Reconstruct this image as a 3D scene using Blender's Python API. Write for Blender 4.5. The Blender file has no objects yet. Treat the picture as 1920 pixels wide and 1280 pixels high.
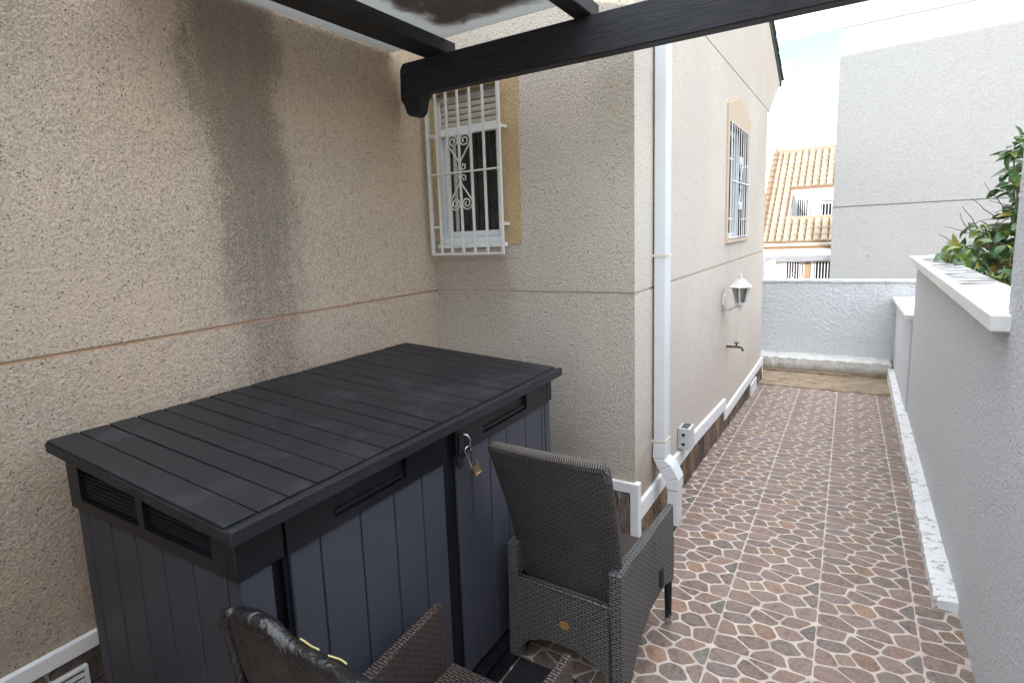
import bpy, bmesh, math, random
from mathutils import Matrix, Vector

R = math.radians
rnd = random.Random(11)
scene = bpy.context.scene
C = scene.collection

# ------------------------------------------------------------------ camera
cam_d = bpy.data.cameras.new('camera')
cam = bpy.data.objects.new('camera', cam_d)
C.objects.link(cam)
CM = ((0.834372, -0.046468, 0.54924), (0.54938, 0.151076, -0.821802), (-0.044789, 0.987429, 0.151582))
cam.matrix_world = Matrix([(*CM[0], 0.0), (*CM[1], 0.0), (*CM[2], 2.15), (0, 0, 0, 1)])
cam_d.sensor_width = 36.0
cam_d.lens = 1088.385 / 1920 * 36.0
cam_d.shift_x = (960 - 883.4) / 1920
cam_d.shift_y = -(640 - 610.1) / 1920
cam_d.clip_start = 0.05
cam_d.clip_end = 2000
scene.camera = cam

# ------------------------------------------------------------------ sky and sun
SUN_EL, SUN_AZ = 10.3, 35.0          # the sun stands behind and to the left: light travels towards (sin az, cos az)
world = bpy.data.worlds.new('World')
scene.world = world
world.use_nodes = True
wt = world.node_tree
wt.nodes.clear()
def wn(t, **k):
    n = wt.nodes.new(t)
    for a, b in k.items():
        setattr(n, a, b)
    return n
w_out = wn('ShaderNodeOutputWorld')
w_bg = wn('ShaderNodeBackground')
w_bg.inputs['Strength'].default_value = 0.05
sky = wn('ShaderNodeTexSky', sky_type='NISHITA', sun_disc=False)
sky.sun_elevation = R(SUN_EL)
sky.sun_rotation = R(180 + SUN_AZ)
sky.dust_density = 0.3
sky.ozone_density = 1.6
w_tc = wn('ShaderNodeTexCoord')
w_map = wn('ShaderNodeMapping')
w_map.inputs['Scale'].default_value = (1, 1, 2.0)
w_map.inputs['Location'].default_value = (5.0, 1.0, 1.0)
w_no = wn('ShaderNodeTexNoise')
w_no.inputs['Scale'].default_value = 2.2
w_no.inputs['Detail'].default_value = 7
w_no.inputs['Roughness'].default_value = 0.55
w_rp = wn('ShaderNodeValToRGB')
w_rp.color_ramp.elements[0].position = 0.40
w_rp.color_ramp.elements[0].color = (0.0, 0.0, 0.0, 1)
w_rp.color_ramp.elements[1].position = 0.60
w_rp.color_ramp.elements[1].color = (0.92, 0.92, 0.92, 1)
w_mx = wn('ShaderNodeMixRGB')
# a thin veil is brightest overhead, as an overcast sky is: (1 + 2 sin h) / 3
w_sep = wn('ShaderNodeSeparateXYZ')
w_cie = wn('ShaderNodeMapRange')
w_cie.inputs['To Min'].default_value = 0.333
w_cie.inputs['To Max'].default_value = 1.0
w_veil = wn('ShaderNodeMixRGB', blend_type='MULTIPLY')
w_veil.inputs['Fac'].default_value = 1.0
w_veil.inputs['Color1'].default_value = (21.5, 22.2, 23.6, 1)
for a, b in ((w_tc.outputs['Generated'], w_sep.inputs[0]), (w_sep.outputs['Z'], w_cie.inputs['Value']),
             (w_cie.outputs[0], w_veil.inputs['Color2']), (w_veil.outputs[0], w_mx.inputs['Color2'])):
    wt.links.new(a, b)
for a, b in ((w_tc.outputs['Generated'], w_map.inputs[0]), (w_map.outputs[0], w_no.inputs['Vector']),
             (w_no.outputs['Fac'], w_rp.inputs[0]), (w_rp.outputs[0], w_mx.inputs['Fac']),
             (sky.outputs[0], w_mx.inputs['Color1']), (w_mx.outputs[0], w_bg.inputs['Color']),
             (w_bg.outputs[0], w_out.inputs['Surface'])):
    wt.links.new(a, b)

sun_d = bpy.data.lights.new('sun', 'SUN')
sun_d.energy = 0.8
sun_d.angle = R(0.8)
sun_d.color = (1.0, 0.955, 0.88)
sun = bpy.data.objects.new('sun', sun_d)
C.objects.link(sun)
ce = math.cos(R(SUN_EL))
ldir = Vector((math.sin(R(SUN_AZ)) * ce, math.cos(R(SUN_AZ)) * ce, -math.sin(R(SUN_EL))))
sun.rotation_euler = ldir.to_track_quat('-Z', 'Y').to_euler()
sun.location = (-8, -12, 14)

scene.view_settings.view_transform = 'Standard'
scene.view_settings.look = 'None'
scene.view_settings.gamma = 1.0
scene.view_settings.use_curve_mapping = False
scene.view_settings.exposure = 3.1
scene.cycles.max_bounces = 8
scene.cycles.diffuse_bounces = 5
scene.cycles.transparent_max_bounces = 12

# ------------------------------------------------------------------ material helpers
class NT:
    def __init__(self, name):
        self.m = bpy.data.materials.new(name)
        self.m.use_nodes = True
        self.t = self.m.node_tree
        self.t.nodes.clear()
        self.out = self.n('ShaderNodeOutputMaterial')
        self.b = self.n('ShaderNodeBsdfPrincipled')
        self.l(self.b.outputs[0], self.out.inputs['Surface'])
        self.tc = self.n('ShaderNodeTexCoord')
    def n(self, t, **k):
        n = self.t.nodes.new(t)
        for a, b in k.items():
            setattr(n, a, b)
        return n
    def l(self, a, b):
        self.t.links.new(a, b)
    def put(self, inp, v):
        if isinstance(v, (int, float)):
            inp.default_value = v
        elif isinstance(v, tuple):
            inp.default_value = v if len(v) == len(inp.default_value) else (*v, 1)
        else:
            self.l(v, inp)
    def co(self, kind='Object', scale=None):
        o = self.tc.outputs[kind]
        if scale:
            m = self.n('ShaderNodeMapping')
            m.inputs['Scale'].default_value = scale
            self.l(o, m.inputs[0])
            o = m.outputs[0]
        return o
    def noise(self, scale, detail=3, rough=0.5, vec=None, out='Fac', dist=0.0):
        n = self.n('ShaderNodeTexNoise')
        n.inputs['Scale'].default_value = scale
        n.inputs['Detail'].default_value = detail
        n.inputs['Roughness'].default_value = rough
        n.inputs['Distortion'].default_value = dist
        self.l(vec if vec is not None else self.co(), n.inputs['Vector'])
        return n.outputs[out]
    def voro(self, scale, out='Distance', feature='F1', vec=None):
        n = self.n('ShaderNodeTexVoronoi', feature=feature)
        n.inputs['Scale'].default_value = scale
        self.l(vec if vec is not None else self.co(), n.inputs['Vector'])
        return n.outputs[out]
    def ramp(self, f, stops):
        n = self.n('ShaderNodeValToRGB')
        e = n.color_ramp.elements
        while len(e) < len(stops):
            e.new(0.5)
        for k, (p, c) in enumerate(stops):
            e[k].position = p
            e[k].color = (c, c, c, 1) if isinstance(c, (int, float)) else (*c, 1)
        self.put(n.inputs[0], f)
        return n.outputs[0]
    def step(self, f, a, b):
        n = self.n('ShaderNodeMapRange', interpolation_type='SMOOTHSTEP')
        n.inputs['From Min'].default_value = a
        n.inputs['From Max'].default_value = b
        self.put(n.inputs['Value'], f)
        return n.outputs[0]
    def math(self, op, a, b=0.0, c=0.0):
        n = self.n('ShaderNodeMath', operation=op)
        self.put(n.inputs[0], a)
        self.put(n.inputs[1], b)
        self.put(n.inputs[2], c)
        return n.outputs[0]
    def mix(self, f, a, b, mode='MIX'):
        n = self.n('ShaderNodeMixRGB', blend_type=mode)
        self.put(n.inputs[0], f)
        self.put(n.inputs[1], a)
        self.put(n.inputs[2], b)
        return n.outputs[0]
    def bump(self, h, strength=0.5, dist=0.01, prev=None):
        n = self.n('ShaderNodeBump')
        n.inputs['Strength'].default_value = strength
        n.inputs['Distance'].default_value = dist
        self.l(h, n.inputs['Height'])
        if prev is not None:
            self.l(prev, n.inputs['Normal'])
        return n.outputs[0]
    def xyz(self, kind='Object'):
        n = self.n('ShaderNodeSeparateXYZ')
        self.l(self.tc.outputs[kind], n.inputs[0])
        return n.outputs
    def done(self, color, rough=0.8, normal=None, metal=0.0, spec=None):
        self.put(self.b.inputs['Base Color'], color)
        self.put(self.b.inputs['Roughness'], rough)
        self.put(self.b.inputs['Metallic'], metal)
        if spec is not None:
            self.put(self.b.inputs['Specular IOR Level'], spec)
        if normal is not None:
            self.l(normal, self.b.inputs['Normal'])
        return self.m

def stucco(name, a, b, speck=0.6, bump=0.6, grain=95, extra=None, speck_col=(0.10, 0.085, 0.07), big=None, ramp_lo=0.36, ramp_hi=0.62):
    t = NT(name)
    g = t.noise(grain, 4, 0.65)
    g2 = t.noise(grain * 0.45, 2, 0.5)
    col = t.mix(t.step(g, ramp_lo, ramp_hi), a, b)
    if big:
        col = t.mix(t.step(t.noise(0.9, 4, 0.55), 0.42, 0.68), col, t.mix(0.55, col, big))
    if extra:
        col = extra(t, col, g)
    pits = t.math('LESS_THAN', t.voro(72), 0.27)
    pick = t.math('GREATER_THAN', t.noise(31, 1), 0.55)
    col = t.mix(t.math('MULTIPLY', t.math('MULTIPLY', pits, pick), speck), col, speck_col)
    h = t.math('ADD', g, t.math('MULTIPLY', g2, 0.9))
    h = t.math('SUBTRACT', h, t.math('MULTIPLY', t.math('MULTIPLY', pits, pick), 0.5))
    nb = t.bump(h, bump, 0.012)
    return t.done(col, 0.93, nb, spec=0.15)

def stain_left(t, col, g):
    x, y, z = t.xyz()
    wob = t.math('MULTIPLY', t.math('SUBTRACT', t.noise(2.0, 6, 0.68), 0.5), 0.50)
    y2 = t.math('ADD', y, wob)
    drift = t.math('MULTIPLY', t.math('SUBTRACT', 3.4, z), 0.038)
    yy = t.math('SUBTRACT', y2, drift)
    m = t.math('MULTIPLY', t.step(yy, 1.52, 1.92), t.math('SUBTRACT', 1.0, t.step(yy, 2.06, 2.42)))
    runs = t.noise(10, 4, 0.6, vec=t.co('Object', (1, 1, 0.10)))
    m = t.math('MULTIPLY', m, t.math('ADD', 0.74, t.math('MULTIPLY', t.step(runs, 0.30, 0.64), 0.26)))
    fade = t.math('ADD', 0.52, t.math('MULTIPLY', t.step(z, 1.0, 3.3), 0.45))
    fade = t.math('MULTIPLY', fade, t.math('ADD', 0.70, t.math('MULTIPLY', t.step(z, 0.9, 1.6), 0.30)))
    m = t.math('MULTIPLY', m, fade)
    gr = t.step(t.math('ADD', t.noise(120, 3, 0.75), t.math('MULTIPLY', m, 0.42)), 0.56, 0.80)
    soft = t.mix(t.math('MULTIPLY', m, 0.24), col, (0.225, 0.19, 0.15))
    col = t.mix(t.math('MULTIPLY', gr, t.math('MINIMUM', t.math('MULTIPLY', m, 1.25), 0.56)), soft, (0.088, 0.075, 0.058))
    # a second, fainter one high up near the far left and damp greenish wall towards the left end
    m2 = t.math('MULTIPLY', t.step(z, 2.5, 3.4), t.math('SUBTRACT', 1.0, t.step(y2, 0.95, 1.35)))
    col = t.mix(t.math('MULTIPLY', m2, t.math('MULTIPLY', t.step(t.noise(120, 3, 0.7), 0.4, 0.65), 0.55)), col, (0.09, 0.085, 0.06))
    m3 = t.math('SUBTRACT', 1.0, t.step(y2, 0.7, 1.5))
    col = t.mix(t.math('MULTIPLY', m3, 0.35), col, (0.24, 0.235, 0.185))
    # rusty warm drip by the corner
    m4 = t.math('MULTIPLY', t.step(y2, 2.55, 3.3), t.step(z, 1.9, 2.9))
    return t.mix(t.math('MULTIPLY', m4, 0.30), col, (0.43, 0.29, 0.17))

def stain_back(t, col, g):
    x, y, z = t.xyz()
    wob = t.math('MULTIPLY', t.math('SUBTRACT', t.noise(3.1, 4, 0.6), 0.5), 0.30)
    x2 = t.math('ADD', x, wob)
    m = t.math('MULTIPLY', t.math('SUBTRACT', 1.0, t.step(x2, -2.12, -1.98)), t.math('SUBTRACT', 1.0, t.step(z, 1.98, 2.04)))
    m = t.math('MULTIPLY', m, t.step(z, 1.1, 2.0))
    col = t.mix(t.math('MULTIPLY', m, 0.42), col, (0.25, 0.18, 0.11))
    m2 = t.math('MULTIPLY', t.math('SUBTRACT', 1.0, t.step(t.math('ABSOLUTE', t.math('SUBTRACT', x2, -1.75)), 0.05, 0.45)),
                t.math('SUBTRACT', 1.0, t.step(z, 0.8, 1.9)))
    col = t.mix(t.math('MULTIPLY', m2, 0.35), col, (0.30, 0.30, 0.29))
    m3 = t.math('MULTIPLY', t.step(x2, -1.55, -1.25), t.step(z, 2.2, 3.2))
    return t.mix(t.math('MULTIPLY', m3, 0.3), col, (0.27, 0.24, 0.17))

def stain_facade(t, col, g):
    x, y, z = t.xyz()
    n = t.noise(7, 5, 0.65)
    drip = t.math('MULTIPLY', t.step(t.noise(9, 2, vec=t.co('Object', (1, 1, 0.08))), 0.5, 0.7),
                  t.math('MULTIPLY', t.step(y, 6.6, 6.9), t.math('SUBTRACT', 1.0, t.step(y, 7.4, 7.9))))
    drip = t.math('MULTIPLY', drip, t.math('SUBTRACT', 1.0, t.step(z, 1.94, 1.99)))
    drip = t.math('MULTIPLY', drip, t.step(z, 1.3, 1.95))
    col = t.mix(t.math('MULTIPLY', drip, 0.5), col, (0.28, 0.25, 0.21))
    foot = t.math('MULTIPLY', t.math('SUBTRACT', 1.0, t.step(y, 4.15, 4.5)), t.math('SUBTRACT', 1.0, t.step(t.math('ADD', z, t.math('MULTIPLY', n, 0.5)), 0.6, 1.15)))
    return t.mix(t.math('MULTIPLY', foot, 0.6), col, (0.24, 0.17, 0.11))

M = {}
M['stucco_left'] = stucco('stucco_left', (0.345, 0.275, 0.21), (0.565, 0.46, 0.365), 0.8, 0.75, 112, stain_left, big=(0.54, 0.41, 0.31))
M['stucco_back'] = stucco('stucco_back', (0.375, 0.325, 0.265), (0.595, 0.535, 0.455), 0.8, 0.75, 112, stain_back, big=(0.50, 0.44, 0.36))
M['stucco_facade'] = stucco('stucco_facade', (0.485, 0.43, 0.38), (0.575, 0.515, 0.465), 0.75, 0.5, 105, stain_facade, big=(0.60, 0.56, 0.47), speck_col=(0.2, 0.17, 0.15))
M['stucco_ochre'] = stucco('stucco_ochre', (0.36, 0.25, 0.13), (0.52, 0.385, 0.225), 0.5, 0.7, 100)
M['stucco_ochre_pale'] = stucco('stucco_ochre_pale', (0.50, 0.40, 0.295), (0.56, 0.455, 0.35), 0.3, 0.4, 100)
M['groove_salmon'] = stucco('groove_salmon', (0.40, 0.25, 0.16), (0.50, 0.33, 0.22), 0.2, 0.3, 80)
M['groove_grey'] = stucco('groove_grey', (0.42, 0.36, 0.29), (0.48, 0.42, 0.34), 0.2, 0.3, 80)
M['groove_dark'] = stucco('groove_dark', (0.24, 0.23, 0.21), (0.29, 0.28, 0.265), 0.2, 0.3, 80)
def dirt_specks(t, col, g):
    x, y, z = t.xyz()
    d = t.math('LESS_THAN', t.voro(7.5), 0.16)
    near = t.math('MULTIPLY', t.math('SUBTRACT', 1.0, t.step(t.math('ABSOLUTE', t.math('SUBTRACT', x, 0.12)), 0.10, 0.22)),
                  t.math('SUBTRACT', 1.0, t.step(t.math('ABSOLUTE', t.math('SUBTRACT', z, 1.48)), 0.12, 0.28)))
    col = t.mix(t.math('MULTIPLY', t.math('MULTIPLY', d, near), 0.8), col, (0.12, 0.12, 0.09))
    low = t.math('SUBTRACT', 1.0, t.step(t.math('ADD', z, t.math('MULTIPLY', t.noise(1.5, 4), 1.0)), 1.9, 3.2))
    return t.mix(t.math('MULTIPLY', low, 0.4), col, (0.56, 0.545, 0.50))
M['stucco_neighbour'] = stucco('stucco_neighbour', (0.45, 0.435, 0.415), (0.51, 0.495, 0.475), 0.35, 0.5, 34, dirt_specks, speck_col=(0.35, 0.34, 0.32))

def white_plaster(name, scale, bump, base=(0.76, 0.775, 0.79), dirt=0.25, dirtcol=(0.45, 0.43, 0.38)):
    t = NT(name)
    g = t.noise(scale, 5, 0.6, dist=0.6)
    col = t.mix(t.math('MULTIPLY', t.step(t.noise(3.0, 6, 0.65), 0.55, 0.8), dirt), base, dirtcol)
    col = t.mix(t.step(g, 0.30, 0.50), t.mix(0.30, col, (0.58, 0.59, 0.60)), col)
    return t.done(col, 0.85, t.bump(g, bump, 0.05), spec=0.2)
M['white_rough'] = white_plaster('white_rough', 26, 0.9, dirt=0.08, base=(0.68, 0.695, 0.715))
M['white_stipple'] = white_plaster('white_stipple', 52, 1.0, dirt=0.10, base=(0.86, 0.88, 0.91))
M['white_trim'] = white_plaster('white_trim', 70, 0.2, base=(0.72, 0.73, 0.73), dirt=0.35)
def flaky(name):
    t = NT(name)
    f = t.step(t.noise(17, 6, 0.75), 0.55, 0.62)
    f2 = t.step(t.noise(60, 4, 0.7), 0.62, 0.70)
    col = t.mix(f, (0.74, 0.75, 0.74), (0.40, 0.36, 0.29))
    col = t.mix(t.math('MULTIPLY', f2, 0.5), col, (0.30, 0.28, 0.24))
    return t.done(col, 0.9, t.bump(t.math('SUBTRACT', t.noise(25, 5, 0.6), f), 0.6, 0.01), spec=0.2)
M['white_flaky'] = flaky('white_flaky')
def damp_kerb():
    t = NT('damp_kerb')
    x, y, z = t.xyz()
    low = t.math('SUBTRACT', 1.0, t.step(t.math('ADD', z, t.math('MULTIPLY', t.noise(9, 5, 0.7), 0.12)), -0.17, -0.03))
    col = t.mix(t.step(t.noise(12, 6, 0.7), 0.5, 0.7), (0.63, 0.63, 0.60), (0.46, 0.45, 0.40))
    col = t.mix(t.math('MULTIPLY', low, 0.85), col, (0.24, 0.19, 0.12))
    return t.done(col, 0.92, t.bump(t.noise(22, 5, 0.65), 0.7, 0.02), spec=0.15)
M['damp_kerb'] = damp_kerb()
def coping_mat():
    t = NT('coping')
    x, y, z = t.xyz()
    st = t.noise(5, 6, 0.7, vec=t.co('Object', (1.0, 7.0, 1.0)))
    m = t.math('MULTIPLY', t.step(st, 0.38, 0.54), t.math('MULTIPLY', t.step(y, 4.55, 4.62), t.math('SUBTRACT', 1.0, t.step(y, 7.35, 7.6))))
    m = t.math('MULTIPLY', m, t.step(z, 1.700, 1.715))
    m = t.math('MULTIPLY', m, t.step(x, 0.50, 0.56))
    col = t.mix(t.math('MULTIPLY', m, 0.97), (0.72, 0.72, 0.70), (0.06, 0.058, 0.052))
    return t.done(col, 0.75, t.bump(t.noise(60, 4), 0.15, 0.01), spec=0.25)
M['coping'] = coping_mat()
def concrete_slab():
    t = NT('concrete_slab')
    a = t.noise(6, 6, 0.7)
    st = t.noise(14, 5, 0.7, vec=t.co('Object', (6, 1, 1)))
    col = t.mix(t.step(a, 0.35, 0.7), (0.30, 0.235, 0.165), (0.155, 0.112, 0.07))
    col = t.mix(t.math('MULTIPLY', t.step(st, 0.5, 0.7), 0.45), col, (0.42, 0.35, 0.27))
    return t.done(col, 0.9, t.bump(t.noise(40, 5), 0.4, 0.01), spec=0.2)
M['concrete_slab'] = concrete_slab()
def grout():
    t = NT('grout')
    col = t.mix(t.step(t.noise(8, 5, 0.65), 0.35, 0.7), (0.54, 0.475, 0.41), (0.40, 0.335, 0.285))
    col = t.mix(t.math('MULTIPLY', t.step(t.noise(2.6, 6, 0.7), 0.5, 0.75), 0.55), col, (0.33, 0.275, 0.23))
    return t.done(col, 0.85, t.bump(t.noise(150, 3), 0.3, 0.004), spec=0.25)
M['grout'] = grout()
def stone(name='paving_stone'):
    t = NT(name)
    a = t.n('ShaderNodeAttribute', attribute_name='tint')
    oi = t.n('ShaderNodeObjectInfo')
    base = a.outputs['Color']
    hsv = t.n('ShaderNodeHueSaturation')
    t.put(hsv.inputs['Value'], t.math('ADD', 0.88, t.math('MULTIPLY', oi.outputs['Random'], 0.46)))
    t.l(base, hsv.inputs['Color'])
    geo = t.n('ShaderNodeNewGeometry')
    p = geo.outputs['Position']
    st = t.noise(55, 6, 0.72, vec=p)
    big = t.noise(16, 4, 0.65, vec=p, dist=1.2)
    col = t.mix(t.step(st, 0.38, 0.70), hsv.outputs[0], t.mix(0.55, hsv.outputs[0], (0.34, 0.27, 0.22)))
    col = t.mix(t.math('MULTIPLY', t.step(big, 0.45, 0.72), 0.75), col, t.mix(1.0, col, (0.52, 0.50, 0.52), 'MULTIPLY'))
    return t.done(col, t.math('ADD', 0.38, t.math('MULTIPLY', st, 0.3)), t.bump(st, 0.35, 0.006), spec=0.4)
M['stone'] = stone()
def plinth():
    t = NT('plinth_stone')
    a = t.n('ShaderNodeAttribute', attribute_name='tint')
    st = t.noise(9, 6, 0.7, vec=t.co('Object', (3, 3, 1)), dist=1.5)
    col = t.mix(t.step(st, 0.35, 0.65), a.outputs['Color'], t.mix(1.0, a.outputs['Color'], (0.5, 0.46, 0.44), 'MULTIPLY'))
    return t.done(col, 0.8, t.bump(t.noise(30, 6, 0.7), 0.7, 0.015), spec=0.25)
M['plinth'] = plinth()

def plastic(name, c, c2, rough=0.5, grain=180, bump=0.15, vec=None, dusty=0.0):
    t = NT(name)
    v = t.co('Object', vec) if vec else t.co()
    g = t.noise(grain, 4, 0.6, vec=v)
    d = t.step(t.noise(4, 6, 0.7), 0.48, 0.75)
    col = t.mix(g, c, c2)
    col = t.mix(t.math('MULTIPLY', d, dusty), col, (0.16, 0.165, 0.17))
    return t.done(col, t.math('ADD', rough - 0.08, t.math('MULTIPLY', d, 0.14)), t.bump(g, bump, 0.003), spec=0.25)
M['box_lid'] = plastic('box_lid', (0.0095, 0.0102, 0.0130), (0.0175, 0.0185, 0.0225), 0.56, 60, 0.25, (0.5, 6, 6), 0.13)
M['box_black'] = plastic('box_black', (0.0060, 0.0065, 0.0090), (0.0115, 0.012, 0.0155), 0.42, 120, 0.12, None, 0.06)
M['box_door'] = plastic('box_door', (0.044, 0.046, 0.062), (0.062, 0.065, 0.084), 0.5, 220, 0.10, (3, 3, 0.6), 0.03)
M['box_side_shaded'] = plastic('box_side_shaded', (0.030, 0.032, 0.042), (0.042, 0.044, 0.056), 0.52, 220, 0.10, (3, 3, 0.6), 0.03)  # darker copy of the door plastic: the flank's shade is in the colour
def timber():
    t = NT('dark_timber')
    g = t.noise(14, 6, 0.65, vec=t.co('UV', (0.35, 7, 1)), dist=0.8)
    col = t.mix(t.step(g, 0.3, 0.75), (0.0085, 0.0088, 0.0115), (0.026, 0.026, 0.031))
    return t.done(col, 0.62, t.bump(g, 0.45, 0.006), spec=0.3)
M['timber'] = timber()
def simple(name, c, rough=0.5, metal=0.0, var=0.15, scale=30, spec=None, bump=0.0):
    t = NT(name)
    n = t.noise(scale, 4, 0.6)
    col = t.mix(t.math('MULTIPLY', n, 1.0), tuple(v * (1 - var) for v in c), tuple(min(1, v * (1 + var)) for v in c))
    return t.done(col, rough, t.bump(n, bump, 0.004) if bump else None, metal, spec)
M['white_metal'] = simple('white_metal', (0.60, 0.585, 0.55), 0.42, 0, 0.10, 25)
M['white_bars'] = simple('white_bars', (0.76, 0.77, 0.78), 0.5, 0, 0.05, 20)
M['white_pvc'] = simple('white_pvc', (0.66, 0.685, 0.70), 0.35, 0, 0.05, 8)
M['pvc_gutter'] = simple('pvc_gutter', (0.62, 0.645, 0.655), 0.38, 0, 0.06, 6)
M['cream_plastic'] = simple('cream_plastic', (0.62, 0.58, 0.48), 0.4, 0, 0.06, 12)
M['shutter'] = simple('shutter', (0.42, 0.39, 0.33), 0.55, 0, 0.10, 14)
M['steel'] = simple('steel', (0.55, 0.56, 0.58), 0.25, 1.0, 0.08, 60)
M['brass'] = simple('brass', (0.52, 0.44, 0.27), 0.36, 1.0, 0.12, 60)
M['old_brass'] = simple('old_brass', (0.12, 0.095, 0.055), 0.5, 0.8, 0.3, 60)
M['dark_gap'] = simple('dark_gap', (0.012, 0.012, 0.013), 0.8, 0, 0.2, 20)
M['vent_white'] = simple('vent_white', (0.64, 0.65, 0.64), 0.5, 0, 0.1, 20)
M['socket_grey'] = simple('socket_grey', (0.50, 0.51, 0.50), 0.5, 0, 0.12, 25)
M['mat_rubber'] = simple('mat_rubber', (0.016, 0.018, 0.022), 0.85, 0, 0.4, 200, 0.2, 0.3)
M['soil'] = simple('soil', (0.13, 0.095, 0.06), 0.95, 0, 0.4, 12, 0.1, 0.5)
M['ground'] = simple('ground', (0.20, 0.18, 0.15), 0.95, 0, 0.25, 1.5, 0.1, 0.2)
M['leather_badge'] = simple('leather_badge', (0.33, 0.17, 0.055), 0.5, 0, 0.3, 80)
M['yellow_piping'] = simple('yellow_piping', (0.36, 0.31, 0.12), 0.5, 0, 0.1, 100)
M['tag_white'] = simple('tag_white', (0.72, 0.72, 0.72), 0.6, 0, 0.05, 50)
M['purple_curtain'] = simple('purple_curtain', (0.08, 0.02, 0.09), 0.8, 0, 0.3, 20)
M['render_white'] = simple('render_white', (0.78, 0.78, 0.76), 0.85, 0, 0.04, 6)
M['brown_door'] = simple('brown_door', (0.36, 0.22, 0.13), 0.6, 0, 0.2, 9)
M['beige_gutter'] = simple('beige_gutter', (0.50, 0.43, 0.33), 0.5, 0, 0.1, 5)
M['awning_grey'] = simple('awning_grey', (0.50, 0.51, 0.54), 0.8, 0, 0.12, 7)
M['roof_dark'] = simple('roof_dark', (0.10, 0.12, 0.10), 0.8, 0, 0.4, 9, 0.2, 0.3)
M['bark'] = simple('bark', (0.14, 0.10, 0.07), 0.9, 0, 0.35, 40, 0.2, 0.5)
def glassy(name, c, rough=0.06, spec=0.7):
    t = NT(name)
    return t.done(c, rough, None, 0.0, spec)
M['dark_glass'] = glassy('dark_glass', (0.016, 0.017, 0.019))
M['blue_glass'] = glassy('blue_glass', (0.018, 0.026, 0.042), 0.5, 0.12)
def clear_glass():
    t = NT('lantern_glass')
    t.b.inputs['Transmission Weight'].default_value = 0.75
    return t.done((0.30, 0.31, 0.29), 0.25)
M['lantern_glass'] = clear_glass()
def roof_tile():
    t = NT('clay_tile')
    oi = t.n('ShaderNodeObjectInfo')
    col = t.mix(oi.outputs['Random'], (0.35, 0.28, 0.205), (0.265, 0.205, 0.145))
    col = t.mix(t.step(t.noise(11, 5, 0.7), 0.45, 0.75), col, (0.40, 0.33, 0.245))
    return t.done(col, 0.85, t.bump(t.noise(30, 4), 0.2, 0.01), spec=0.2)
M['clay_tile'] = roof_tile()
M['clay_ridge'] = simple('clay_ridge', (0.24, 0.15, 0.10), 0.85, 0, 0.3, 6, 0.2)
def leaf_mat(name, a, b):
    t = NT(name)
    oi = t.n('ShaderNodeObjectInfo')
    col = t.mix(oi.outputs['Random'], a, b)
    col = t.mix(t.math('MULTIPLY', t.step(t.noise(40, 3), 0.5, 0.7), 0.3), col, b)
    t.b.inputs['Subsurface Weight'].default_value = 0.0
    m = t.done(col, 0.34, None, spec=0.5)
    tr = t.n('ShaderNodeBsdfTranslucent')
    t.put(tr.inputs[0], t.mix(0.5, col, (0.10, 0.16, 0.03)))
    mx = t.n('ShaderNodeMixShader')
    mx.inputs[0].default_value = 0.22
    t.l(t.b.outputs[0], mx.inputs[1]); t.l(tr.outputs[0], mx.inputs[2]); t.l(mx.outputs[0], t.out.inputs['Surface'])
    return m
M['leaf_dark'] = leaf_mat('leaf_dark', (0.030, 0.075, 0.025), (0.055, 0.13, 0.04))
M['leaf_light'] = leaf_mat('leaf_light', (0.13, 0.21, 0.05), (0.20, 0.25, 0.06))
M['leaf_yellow'] = leaf_mat('leaf_yellow', (0.42, 0.36, 0.06), (0.30, 0.30, 0.07))
def roof_sheet():
    t = NT('roof_sheet')
    x, y, z = t.xyz()
    n = t.noise(5.5, 6, 0.62, dist=0.6)
    inx = t.math('MULTIPLY', t.step(t.math('ADD', x, t.math('MULTIPLY', n, 0.35)), -2.02, -1.90), t.math('SUBTRACT', 1.0, t.step(x, -1.2, -1.0)))
    d = t.math('MULTIPLY', inx, t.math('SUBTRACT', 1.0, t.step(t.math('ADD', y, t.math('MULTIPLY', n, 0.25)), 3.12, 3.24)))
    d = t.math('MULTIPLY', d, t.step(y, 2.2, 2.45))
    d = t.math('MULTIPLY', d, t.step(t.noise(9, 6, 0.7), 0.22, 0.45))
    d = t.math('MINIMUM', t.math('ADD', t.math('MULTIPLY', d, 0.85), t.math('MULTIPLY', t.step(t.noise(2.2, 5), 0.5, 0.8), 0.25)), 1.0)
    dirt = t.mix(t.noise(12, 4), (0.07, 0.05, 0.04), (0.15, 0.105, 0.09))
    tr = t.n('ShaderNodeBsdfTranslucent')
    t.put(tr.inputs[0], t.mix(d, (0.40, 0.405, 0.395), (0.075, 0.058, 0.050)))
    t.done(t.mix(d, (0.20, 0.22, 0.23), dirt), 0.35)
    mx = t.n('ShaderNodeMixShader')
    mx.inputs[0].default_value = 0.88
    t.l(t.b.outputs[0], mx.inputs[1]); t.l(tr.outputs[0], mx.inputs[2]); t.l(mx.outputs[0], t.out.inputs['Surface'])
    return t.m
M['roof_sheet'] = roof_sheet()
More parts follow.
